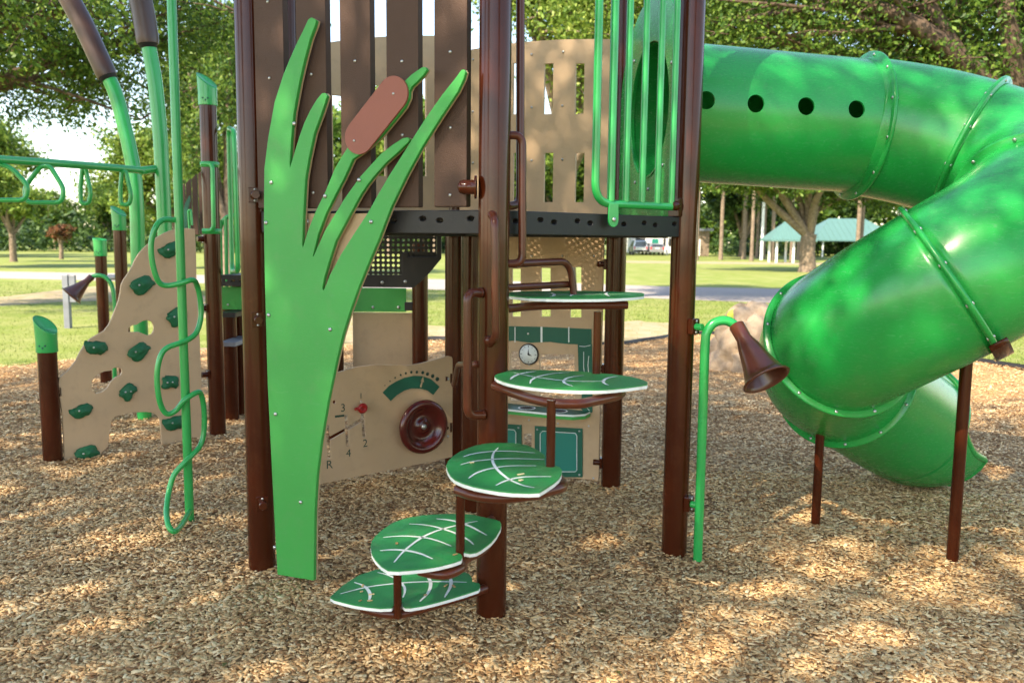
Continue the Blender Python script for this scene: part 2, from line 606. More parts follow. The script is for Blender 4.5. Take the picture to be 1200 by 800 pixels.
def perforated(name, o, ux, uy, nx, ny, pitch, hr, inside, parent, mats='black', th=0.003, label=None):
    o = Vector(o); ux = Vector(ux).normalized(); uy = Vector(uy).normalized()
    mb = MB(); oct8 = [(math.cos(PI / 4 * k), math.sin(PI / 4 * k)) for k in range(8)]
    sq = [(1, 0), (1, 1), (0, 1), (-1, 1), (-1, 0), (-1, -1), (0, -1), (1, -1)]
    for j in range(ny):
        for i in range(nx):
            cx = (i + 0.5) * pitch; cy = (j + 0.5) * pitch
            c = o + ux * cx + uy * cy
            if not inside(cx, cy, c): continue
            vs = [c + ux * (x * pitch / 2) + uy * (y * pitch / 2) for x, y in sq] + [c + (ux * x + uy * y) * hr for x, y in oct8]
            mb.add(vs, [(k, (k + 1) % 8, 8 + (k + 1) % 8, 8 + k) for k in range(8)])
    ob = build(name, mb, mats, parent, label=label)
    ob['kind'] = 'stuff' if False else None
    del ob['kind']
    md = ob.modifiers.new('thick', 'SOLIDIFY'); md.thickness = th
    return ob
def in_hex(cx, cy, c):
    for i in range(6):
        p, q = HEX[i], HEX[(i + 1) % 6]
        d = (q - p).normalized()
        if d.x * (c.y - p.y) - d.y * (c.x - p.x) < 0.03: return False
    return all((Vector((c.x, c.y, 0)) - h).length > 0.09 for h in HEX + [Vector((-0.235, 5.10, 0))])
perforated('deck_floor', (-1.6, 3.5, DECK - 0.012), (1, 0, 0), (0, 1, 0), 66, 78, 0.036, 0.0105, in_hex, play, label='black perforated deck floor of the tall tower')
# deck cross joists
for i, (p, q) in enumerate(((A, E), (B, F), (G, Cc))):
    d = (q - p).normalized(); n = Vector((d.y, -d.x, 0))
    mb = MB(); mb.box((p + q) / 2 + UP * (DECK - 0.062 - 0.004 * i), d * ((q - p).length / 2 - 0.09), n * 0.02, UP * 0.036)
    build('deck_joist', mb, 'black', play)

# ---- plank barrier between posts A and B, and the tan backing sheet
dAB = (B - A); LAB = dAB.length; dAB.normalize(); nAB = Vector((dAB.y, -dAB.x, 0))   # points to the camera side
if nAB.y > 0: nAB = -nAB
def pl(off, p=A, n=nAB): return (p + n * off, n)
planks = [(303, 336), (351, 384.5), (401, 435.5), (454, 490.5), (509, 546.5)]
barrier = thing_part = link('plank_barrier', None, play, A + UP * (DECK + 0.01))
barrier['label'] = 'barrier of five dark brown boards behind the grass panel'
for x0, x1 in planks:
    yb = 249.5 - (x0 - 303) * 0.014
    pa = at(x0, yb, plane=pl(0.045)); pb = at(x1, yb, plane=pl(0.045))
    pa.z = pb.z = DECK + 0.012
    mb = MB(); mb.plate([pa, pb, pb + UP * 1.5, pa + UP * 1.5], [], -nAB * 0.038)
    o = build('plank', mb, 'plank', barrier, bevel=0.005)
    mid = (pa + pb) / 2
    for zz in (0.055, 0.30, 0.60, 0.92, 1.22):
        bolt(barrier, mid + UP * (zz + 0.02 * ((x0 * 7 + zz * 31) % 3 - 1)) + nAB * 0.0005, nAB, 0.75)
for zz in (1.25,):
    mb = MB(); mb.tube([A + UP * (DECK + zz) + dAB * 0.05 - nAB * 0.012, B + UP * (DECK + zz) - dAB * 0.05 - nAB * 0.012], 0.017, 12)
    build('barrier_rail', mb, 'brown', barrier)
# backing sheet
mb = MB()
tl = at(312, 250, plane=pl(0.05)); tr = at(446, 250, plane=pl(0.05)); bl = at(314, 345, plane=pl(0.05)); br = at(395, 345, plane=pl(0.05))
mb.plate([tl, bl, br, at(410, 330, plane=pl(0.05)), tr], [], -nAB * 0.018)
build('backing_sheet', mb, 'tan', play, bevel=0.003)

# ---- grass blade panel
G_OUT = [(325, 673), (321, 600), (317, 520), (313.5, 450), (311.5, 380), (310, 320), (309, 260), (309.5, 198), (314, 162), (321.5, 120), (332, 87), (340, 68), (347, 52), (355, 36), (361, 23), (364.5, 20.5), (370.5, 24), (369, 30),
 (363, 46), (357, 68), (350.5, 96), (344, 132), (341, 162), (339.3, 192), (339.8, 196.5), (341, 192), (345.5, 177), (350, 162), (356, 145), (363, 130), (371, 116.5), (377, 109.5), (380.5, 109), (383, 112.5), (380.5, 121), (375.5, 136), (368, 156), (361.5, 186), (357.5, 210), (356, 237), (354.8, 262), (354, 287), (355, 290), (357, 283), (360, 272), (370, 247), (381, 225), (392, 198),
 (400, 184), (409, 170), (420, 150), (436, 133), (452, 117), (470, 99), (482, 87.5), (494, 79), (498.5, 78.6), (500, 82), (496, 88), (488, 96.5), (482, 102), (479.5, 107), (479, 115), (474, 126), (462, 141), (448, 158), (436, 170), (426, 178), (413, 187), (402.5, 210), (393, 228), (382, 250), (372.5, 275), (367.5, 296), (366.5, 300.5), (367.5, 300), (370, 294), (381, 269.5), (394.5, 247.5), (404, 232), (422, 207), (446, 180.5), (460, 169.5), (472, 162), (477.5, 161), (480, 163), (478, 167), (464, 180.5), (452, 191), (440, 204.5), (430, 217), (421.5, 230), (408.5, 254), (393, 283), (385, 308), (380, 325), (377.5, 338), (378.8, 340.5), (381, 336), (386.5, 322), (400, 297), (414, 275), (430.5, 250), (444, 226), (455, 207), (476, 174), (497, 141), (518, 111), (532, 93.5), (540.5, 82), (543.5, 81.5), (545.5, 84.5), (543, 93), (536, 108), (526, 123), (515, 139.5), (494, 173), (476, 206), (458, 243), (443, 282), (430.5, 311), (419.5, 338), (409.5, 366), (401, 394), (394.5, 421), (384, 471), (376, 518), (371, 558), (368.5, 600), (368, 640), (367.5, 680)]
gb = link('grass_blade_panel', None, play, A + dAB * 0.2)
gb['label'] = 'tall green grass blade cut-out panel with a cattail'
PG = pl(0.095)
out = [at(x, y, plane=PG) for x, y in G_OUT]
mb = MB(); mb.plate(out, [], -nAB * 0.020, 0, 1)
build('grass_blades', mb, ['plate_green', 'plate_green'], gb, bevel=0.003)
# tan core seen along the right-hand edge
mb = MB(); mb.plate([p - nAB * 0.0215 for p in out], [], -nAB * 0.008)
build('grass_blades_back', mb, 'tan_side', gb)
PC = pl(0.107)
c1 = at(460, 110, plane=PC); c2 = at(420.5, 160.5, plane=PC)
ax = (c1 - c2); axn = ax.normalized(); pn = axn.cross(nAB).normalized(); rad = 0.074
caps = [c1 + (pn * math.cos(t) + axn * math.sin(t)) * rad for t in [PI * k / 16 for k in range(17)]] + [c2 + (-pn * math.cos(t) - axn * math.sin(t)) * rad for t in [PI * k / 16 for k in range(17)]]
mb = MB(); mb.plate(caps, [], -nAB * 0.012)
build('cattail_head', mb, 'cattail', gb, bevel=0.003)
for x, y in ((461, 110), (415, 165)):
    bolt(gb, at(x, y, plane=pl(0.1075)), nAB, 0.6)
for x, y in ((312, 261), (315, 369), (387, 386), (352.5, 588), (322, 641), (345, 145), (318, 214), (381, 230), (435, 260), (323, 485), (421, 211)):
    bolt(gb, at(x, y, plane=pl(0.0955)), nAB, 1.0)
for x, y in ((360, 260), (407, 260)):
    bolt(play, at(x, y, plane=pl(0.0505)), nAB, 1.4)
# brackets on post A
def clamp(p, z, d, parent=play, r=PR, ln=0.05, name='clamp'):
    """collar half on a post with a stub towards direction d"""
    d = Vector(d).normalized(); s = d.cross(UP)
    mb = MB()
    mb.lathe(Vector((p.x, p.y, z - 0.035)), UP, [(r + 0.001, 0), (r + 0.008, 0.004), (r + 0.008, 0.066), (r + 0.001, 0.07)], 32)
    mb.box(Vector((p.x, p.y, z)) + d * (r + ln / 2), d * (ln / 2 + 0.01), s * 0.016, UP * 0.028)
    o = build(name, mb, 'brown', parent, bevel=0.003)
    return o
def stub(p, z, d, parent=play, r=PR, ln=0.05, sr=0.02, name='bracket', mats='brown'):
    d = Vector(d).normalized(); b0 = Vector((p.x, p.y, z)) + d * (r - 0.004)
    mb = MB(); s = d.cross(UP).normalized()
    mb.box(b0 + d * 0.006, d * 0.008, s * 0.03, UP * 0.035)
    mb.tube([b0, b0 + d * (ln + 0.01)], sr, 16)
    o = build(name, mb, mats, parent, bevel=0.002)
    bolt(parent, b0 + d * 0.014 + UP * 0.026, d, 0.6); bolt(parent, b0 + d * 0.014 - UP * 0.026, d, 0.6)
    return o
dd = (dAB + nAB * 0.9).normalized()
for z in (1.85, 1.26, 0.35):
    stub(A, z, dd, ln=0.045)
# rounded plug stub left of post B at y 220
pz = at(555, 220, y=3.62).z
mb = MB(); q = Vector((B.x, B.y, pz)) + nAB * 0.03; s = (-dAB + nAB * 0.45).normalized()
mb.lathe(q + s * (PR - 0.006), s, [(0.048, 0), (0.048, 0.008), (0.03, 0.009), (0.03, 0.055), (0.026, 0.068), (0.015, 0.076), (0, 0.078)], 20)
build('post_plug', mb, 'brown', play)

# ---- tan slotted walls at the back of the deck
def wall_on(p, q, zt0, zt1, slots, off, name='slotted_wall', label=None, zb=None):
    d = (q - p); L = d.length; d.normalize(); n = Vector((d.y, -d.x, 0))
    if n.y > 0: n = -n
    zb = DECK + 0.012 if zb is None else zb
    P = p + n * off
    def W(s, z): return P + d * s + UP * z
    outer = [W(0.03, zb), W(L - 0.03, zb), W(L - 0.03, zt1)]
    for k in range(1, 8):
        t = k / 8
        outer.append(W((L - 0.03) * (1 - t) + 0.03 * t, zt1 * (1 - t) + zt0 * t + 0.03 * math.sin(PI * t)))
    outer.append(W(0.03, zt0))
    hs = [[W(s0, z0), W(s1, z0), W(s1, z1), W(s0, z1)] for s0, s1, z0, z1 in slots]
    mb = MB(); mb.plate(outer, hs, -n * 0.02)
    o = build(name, mb, 'tan', play, bevel=0.002, label=label)
    return o, P, d, n
# solve slots from the photograph's pixel columns
def s_of(px, py, P, d, n):
    w_ = at(px, py, plane=(P, n)); return (w_ - P).dot(d), w_.z
dFE = (E - F).normalized(); nFE = Vector((dFE.y, -dFE.x, 0))
if nFE.y > 0: nFE = -nFE
PF = F + nFE * 0.03
sl = []
for x0, x1 in ((601, 606), (637, 648.5), (673.5, 685)):
    for y0, y1 in ((73, 134), (178, 237)):
        a0 = s_of(x0, y1, PF, dFE, nFE); a1 = s_of(x1, y0 + 1, PF, dFE, nFE)
        sl.append((a0[0], a1[0], a0[1], a1[1]))
a = s_of(560, 237, PF, dFE, nFE)
o, P, d, n = wall_on(F, E, s_of(548, 60, PF, dFE, nFE)[1], s_of(712, 47, PF, dFE, nFE)[1], sl, 0.03, label='tan slotted wall at the back right of the deck')
for x, y in ((554, 70), (554, 131), (554, 191), (623, 64), (623, 126), (660, 61), (659, 124), (623, 188), (659, 187), (704, 62)):
    bolt(o, at(x, y, plane=(P + n * 0.001, n)), n, 0.9)
dGF = (F - G).normalized(); nGF = Vector((dGF.y, -dGF.x, 0))
if nGF.y > 0: nGF = -nGF
PGF = G + nGF * 0.03
sl = []
for x0, x1 in ((347, 355), (391, 404), (439, 451), (488, 499.5)):
    y0 = 124 - (x0 - 347) * 0.25
    for yy0, yy1 in ((y0, 206),):
        a0 = s_of(x0, yy1, PGF, dGF, nGF); a1 = s_of(x1, yy0, PGF, dGF, nGF)
        sl.append((a0[0], a1[0], a0[1], a1[1]))
wall_on(G, F, s_of(355, 58, PGF, dGF, nGF)[1], s_of(505, 38, PGF, dGF, nGF)[1], sl, 0.03, label='tan slotted wall at the back left of the deck')

# ---- green bar barrier beside post C
dBC = (Cc - B).normalized(); nBC = Vector((dBC.y, -dBC.x, 0))
if nBC.y > 0: nBC = -nBC
PB_ = (B + nBC * 0.035, nBC)
bb = link('bar_barrier', None, play, B + dBC * 0.9 + UP * DECK)
bb['label'] = 'green vertical bar barrier next to the right-hand front post'
bl_ = at(698, 225, plane=PB_); bcor = at(697, 238, plane=PB_); brt = at(789, 241, plane=PB_)
zr = bcor.z
path = [Vector((bl_.x, bl_.y, 3.7)), Vector((bcor.x, bcor.y, zr)), Vector((brt.x, brt.y, zr))]
mb = MB(); mb.tube(round_path(path, 0.10, 8), 0.0185, 16)
build('frame_tube', mb, 'tube_green', bb)
for x in (715.5, 733, 752, 770, 786.5):
    b0 = at(x, 239, plane=PB_); b0.z = zr + 0.012
    mb = MB(); mb.tube([b0, Vector((b0.x, b0.y, 3.7))], 0.0165 if x > 720 else 0.019, 14)
    build('bar', mb, 'tube_green', bb)
b0 = at(716, 240, plane=PB_); b0.z = zr
mb = MB(); pts = [b0 + dBC * x + UP * z + nBC * 0.02 for x, z in [(-0.03, 0), (0.03, 0), (0.032, -0.06)] + [(0.032 * math.cos(t), -0.075 - 0.032 * math.sin(t)) for t in [PI * k / 8 for k in range(9)]] + [(-0.032, -0.06)]]
mb.plate(pts, [], -nBC * 0.008)
o = build('lug', mb, 'tube_green', bb, bevel=0.002)
bolt(bb, b0 - UP * 0.072 + nBC * 0.021, nBC, 1.2)
q = Vector((Cc.x, Cc.y, zr))
mb = MB(); mb.box(q - dBC * (PR + 0.012), dBC * 0.014, nBC * 0.034, UP * 0.045)
mb.tube([brt - dBC * 0.02, brt + dBC * 0.03], 0.024, 16)
build('bracket', mb, 'brown', bb, bevel=0.003)
# hooded green entry panel (slide side, between C and E)
dCE = (E - Cc); LCE = dCE.length; dCE.normalize(); nCE = Vector((dCE.y, -dCE.x, 0))
if nCE.x < 0: nCE = -nCE
SLIDE_C = Cc + dCE * (LCE / 2)
SZ = 2.395
SR = 0.385
def ce(s, z): return Cc + dCE * s + UP * z + nCE * 0.02
arch = [ce(0.05, DECK + 0.01), ce(LCE - 0.05, DECK + 0.01), ce(LCE - 0.05, 2.45)]
arch += [ce(LCE / 2 + (LCE / 2 - 0.05) * math.cos(t), 2.45 + 0.58 * math.sin(t)) for t in [PI * k / 20 for k in range(1, 20)]]
arch += [ce(0.05, 2.45)]
hole = [ce(LCE / 2 + 0.36 * math.cos(t), SZ + 0.375 * math.sin(t)) for t in [2 * PI * k / 40 for k in range(40)]]
mb = MB(); mb.plate(arch, [hole], -nCE * 0.03)
o = build('slide_hood', mb, 'slide_green', play, bevel=0.006, label='green hooded plate with the round mouth of the tube slide')
for k in range(10):
    t = 2 * PI * k / 10 + 0.2
    bolt(o, ce(LCE / 2 + 0.44 * math.cos(t), SZ + 0.45 * math.sin(t)) - nCE * 0.031, -nCE, 1.1)

# ---- driving panel under the deck (between G and F)
dv = link('driving_panel', None, play, G + dGF * 0.6)
dv['label'] = 'tan driving panel with wheel, gear slots and dial under the deck'
PD = (G + nGF * 0.05, nGF)
def D_(x, y, o=0.0): return at(x, y, plane=(PD[0] + nGF * o, nGF))
outl = [(352, 573), (352, 452), (372, 445), (395, 436.5), (417, 430), (439, 427.2), (458, 427.2), (477.5, 428.3), (494, 425.5), (510.5, 421), (520, 418.3), (526, 417), (529.5, 418), (531, 422), (531, 455), (531, 500), (530.5, 535), (500, 542), (470, 548), (430, 556), (400, 562), (373, 567.5)]
slot = [(382, 498), (386, 498), (387, 511), (404.5, 501.5), (404, 486), (408, 486), (408.5, 499), (423.5, 490), (422, 469), (426, 469), (429, 512), (425, 512), (424, 494), (408.8, 503.5), (409.3, 523), (405.5, 523), (405, 505.5), (387.3, 515.5), (388, 537), (384, 537)]
hl = [(392 + 2 * math.cos(t), 471 + 2.4 * math.sin(t)) for t in [2 * PI * k / 8 for k in range(8)]]
mb = MB(); mb.plate([D_(x, y) for x, y in outl], [[D_(x, y) for x, y in slot], [D_(x, y) for x, y in hl]], -nGF * 0.018)
build('panel_sheet', mb, 'tan', dv, bevel=0.002)
arc_o = [(448.6, 459.8), (456, 452), (464, 447), (474, 442.5), (485, 440.2), (495, 440.5), (505, 444), (515.3, 453)]
arc_i = [(507.8, 462.5), (501, 457.5), (492, 455), (482, 455), (474, 457.5), (465, 463), (458, 469.6)]
mb = MB(); mb.plate([D_(x, y, 0.004) for x, y in arc_o + arc_i], [], -nGF * 0.0035)
build('dial_arc', mb, 'dark_green', dv)
mb = MB(); mb.plate([D_(x, y, 0.006) for x, y in [(492, 453), (494.5, 446), (493, 446.5), (496, 440.8), (496.8, 448), (495.6, 447), (493.8, 454)]], [], -nGF * 0.0015)
build('dial_pointer', mb, 'tan_side', dv)
for k, (x, y) in enumerate([(451, 451.5), (457, 446.5), (463, 442.5), (469.5, 439.2), (475.5, 437.2), (482, 436), (488.5, 435.8), (495.4, 436.4), (501, 438), (507, 440.4), (512.4, 444)]):
    mb = MB(); c = D_(x, y, 0.0005); mb.lathe(c, nGF, [(0.004 + 0.0011 * k, 0), (0.004 + 0.0011 * k, 0.001), (0, 0.001)], 12)
    build('dial_dot', mb, 'ink_dark', dv)
ux = dGF
for ch, x, y, sz in (('1', 423, 464, 0.055), ('2', 428, 519.5, 0.075), ('3', 402, 478, 0.075), ('4', 408.5, 531, 0.075), ('R', 386, 544.5, 0.08)):
    mb = text_mb(ch, sz, D_(x, y, 0.0015), ux, UP)
    build('gear_number' if ch != 'R' else 'gear_letter', mb, 'ink_dark', dv)
mb = MB(); mb.box(D_(398, 487.3, 0.001), ux * 0.033, nGF * 0.0008, UP * 0.007)
build('gear_mark', mb, 'ink_dark', dv)
wc = D_(491.5, 498, 0.0)
mb = MB()
mb.lathe(wc, nGF, [(0.022, 0.0), (0.022, 0.03), (0.09, 0.012), (0.16, 0.028), (0.184, 0.045), (0.192, 0.062), (0.186, 0.078), (0.165, 0.086), (0.145, 0.082), (0.128, 0.066), (0.10, 0.046), (0.062, 0.040), (0.05, 0.052), (0.034, 0.062), (0.0, 0.064)], 48)
build('steering_wheel', mb, 'wheel', dv, label='maroon dished steering wheel')
mb = MB(); mb.lathe(wc + nGF * 0.063, nGF, [(0.02, 0), (0.02, 0.006), (0.012, 0.011), (0, 0.012)], 14)
build('hub_bolt', mb, 'steel', dv)
kc = D_(422, 477, 0.0)
mb = MB(); mb.lathe(kc, nGF, [(0.010, -0.01), (0.010, 0.03), (0.03, 0.032), (0.036, 0.042), (0.03, 0.052), (0.014, 0.054), (0.012, 0.048), (0, 0.048)], 20)
mb.tube([kc + nGF * 0.04 - ux * 0.055, kc + nGF * 0.04], 0.011, 10)
build('gear_knob', mb, 'red', dv)
for x, y in ((525, 444), (525, 511), (371, 470)):
    bolt(dv, D_(x, y, 0.0), nGF, 1.1)
stub(F, 0.66, -dGF + nGF * 0.4, ln=0.04); stub(F, 0.30, -dGF + nGF * 0.4, ln=0.04)
stub(G, 0.66, dGF + nGF * 0.4, ln=0.04)

# ---- shop front / kitchen panel under the deck (between F and E)
kt = link('kitchen_panel', None, play, F + dFE * 0.8)
kt['label'] = 'tan play kitchen panel with clock, stove shelf and green cupboard doors'
PK = F + nFE * 0.02
def K_(x, y, o=0.0): return at(x, y, plane=(PK + nFE * o, nFE))
outl = [(543, 555), (543, 272), (708, 272), (705, 400), (703, 480), (701.5, 563), (683, 561), (625, 558)]
def rect(x0, y0, x1, y1): return [(x0, y0), (x1, y0), (x1, y1), (x0, y1)]
holes = [rect(600, 315, 610, 371), rect(634, 314, 645, 371), rect(668, 313, 681, 372), rect(598, 412, 609.5, 469), rect(632.5, 415, 673, 470), rect(613.5, 508, 623, 530), rect(566, 412, 588, 469), rect(566, 315, 576, 371)]
mb = MB(); mb.plate([K_(x, y) for x, y in outl], [[K_(x, y) for x, y in h] for h in holes], -nFE * 0.018)
build('panel_sheet', mb, 'tan', kt, bevel=0.002)
# awning band, with scalloped lower edge
top = [(560, 381.5), (594, 382), (640, 383), (693, 385.5)]
bot = [(693, 404), (678, 403.5), (666, 403), (655, 402), (645, 400.6), (634, 400.8), (622, 401.5), (612, 400.5), (603.5, 399), (594, 399.6), (580, 400.5), (560, 399)]
mb = MB(); mb.plate([K_(x, y, 0.006) for x, y in top + bot], [], -nFE * 0.0055)
build('awning_band', mb, 'dark_green', kt)
for x, w_ in ((603.5, 0.5), (634.5, 1.1), (666.5, 0.6)):
    mb = MB(); mb.plate([K_(x - w_, 383, 0.0075), K_(x + w_, 383, 0.0075), K_(x + w_, 401, 0.0075), K_(x - w_, 401, 0.0075)], [], -nFE * 0.0012)
    build('awning_stripe', mb, 'core_white', kt)
bolt(kt, K_(619, 391, 0.0065), nFE, 0.8)
# clock
cc = K_(620, 414.8, 0.0)
mb = MB(); mb.lathe(cc, nFE, [(0.074, 0), (0.074, 0.010), (0.069, 0.013), (0.066, 0.012)], 36, 1); mb.lathe(cc, nFE, [(0.067, 0.010), (0.067, 0.0118), (0.0, 0.0118)], 36, 0)
for k in range(12):
    t = 2 * PI * k / 12
    mb.box(cc + nFE * 0.0125 + (dFE * math.sin(t) + UP * math.cos(t)) * 0.055, (dFE * math.sin(t) + UP * math.cos(t)) * (0.006 if k % 3 == 0 else 0.003), (dFE * math.cos(t) - UP * math.sin(t)) * 0.0018, nFE * 0.0006, 1)
build('clock', mb, ['core_white', 'ink_black'], kt, label='round white wall clock')
for ang, ln_, w_ in ((0.02, 0.042, 0.0055), (1.9, 0.03, 0.007)):
    d_ = dFE * math.sin(ang) + UP * math.cos(ang); s_ = dFE * math.cos(ang) - UP * math.sin(ang)
    mb = MB(); mb.add([cc + nFE * 0.0145 + s_ * w_, cc + nFE * 0.0145 + d_ * ln_, cc + nFE * 0.0145 - s_ * w_, cc + nFE * 0.0145 - d_ * 0.008], [(0, 1, 2, 3)])
    build('clock_hand', mb, 'ink_black', kt)
bolt(kt, K_(620, 427.5, 0.0), nFE, 0.7)
# dark green plant shape right of the windows
mb = MB(); mb.plate([K_(x, y, 0.008) for x, y in [(677, 402.5), (693.5, 403), (694, 440), (694, 483), (686, 484), (680, 478), (682, 460), (678, 440)]], [], -nFE * 0.0075)
build('curtain_shape', mb, 'dark_green', kt)
for pts_ in ([(679, 405.5), (685, 406), (692, 404.5)], [(684, 412), (684, 430), (685, 438)], [(690, 417), (689, 428), (690, 440)], [(687, 470), (688, 478), (691, 481)]):
    mb = MB(); mb.tube([K_(x, y, 0.009) for x, y in pts_], 0.0022, 6)
    build('curtain_line', mb, 'core_white', kt)
# stove shelf
z1 = K_(640, 481, 0.12).z
def Sh(x, d_): 
    p = K_(x, 480); return Vector((p.x, p.y, z1)) + nFE * d_
shp = [Sh(570, 0.0), Sh(570, 0.19), Sh(668, 0.19), Sh(682, 0.17), Sh(692, 0.10), Sh(692, 0.0)]
mb = MB(); mb.plate(shp, [], -UP * 0.014, 0, 1)
build('stove_shelf', mb, ['dark_green', 'core_white'], kt, bevel=0.0015)
mb = MB(); mb.plate([p - UP * 0.015 for p in shp], [], -UP * 0.02)
build('shelf_underlayer', mb, 'plate_green', kt)
for x in (590, 624, 661):
    c = Sh(x, 0.10) + UP * 0.0015
    mb = MB(); mb.lathe(c, UP, [(0.062, 0), (0.062, 0.001), (0.050, 0.0012), (0.050, 0)], 28)
    build('burner_ring', mb, 'core_white', kt)
    mb = MB(); mb.lathe(c, UP, [(0.049, 0), (0.049, 0.0012), (0, 0.0012)], 28)
    build('burner_plate', mb, 'ink_black', kt)
# cupboard doors
def door(x0, y0, x1, y1):
    dr = [(x0, y0), (x1, y0 + (x1 - x0) * 0.055), (x1, y1), (x0, y1)]
    mb = MB(); mb.plate([K_(x, y, 0.010) for x, y in dr], [], -nFE * 0.0095)
    build('cupboard_door', mb, 'dark_green', kt, bevel=0.0015)
    i = 6.5
    ins = [(x0 + i, y0 + i * 0.9), (x1 - i, y0 + i * 0.9 + 2.6), (x1 - i, y1 - i), (x0 + i, y1 - i)]
    mb = MB(); mb.plate([K_(x, y, 0.0118) for x, y in ins], [], -nFE * 0.0015)
    build('door_inlay', mb, 'teal', kt)
    mb = MB(); c_ = [K_(x, y, 0.0135) for x, y in [(ins[0][0], ins[3][1] - 22), (ins[0][0], ins[0][1] + 3), (ins[0][0] + 3, ins[0][1]), (ins[1][0] - 2, ins[1][1]), (ins[1][0], ins[1][1] + 3), (ins[1][0], ins[2][1] - 2), (ins[1][0] - 2, ins[2][1]), (ins[0][0], ins[2][1])]]
    mb.tube(c_, 0.0028, 6)
    build('door_line', mb, 'core_white', kt)
    for x, y in ((x0 + 3, y0 + 4), (x1 - 3.5, y0 + 6), (x1 - 3.5, y1 - 3)):
        bolt(kt, K_(x, y, 0.0105), nFE, 0.8)
door(626.5, 499, 682.5, 559)
door(560, 495, 611, 556)
for x, y in ((620, 492), (654, 496), (690, 499), (695.5, 560), (623, 300), (659, 300), (696, 300), (623, 362)):
    bolt(kt, K_(x, y, 0.0), nFE, 0.8)
stub(E, 0.80, -dFE + nFE * 0.2, ln=0.05); stub(E, 0.16, -dFE + nFE * 0.2, ln=0.05); stub(E, 1.5, -dFE + nFE * 0.2, ln=0.05)

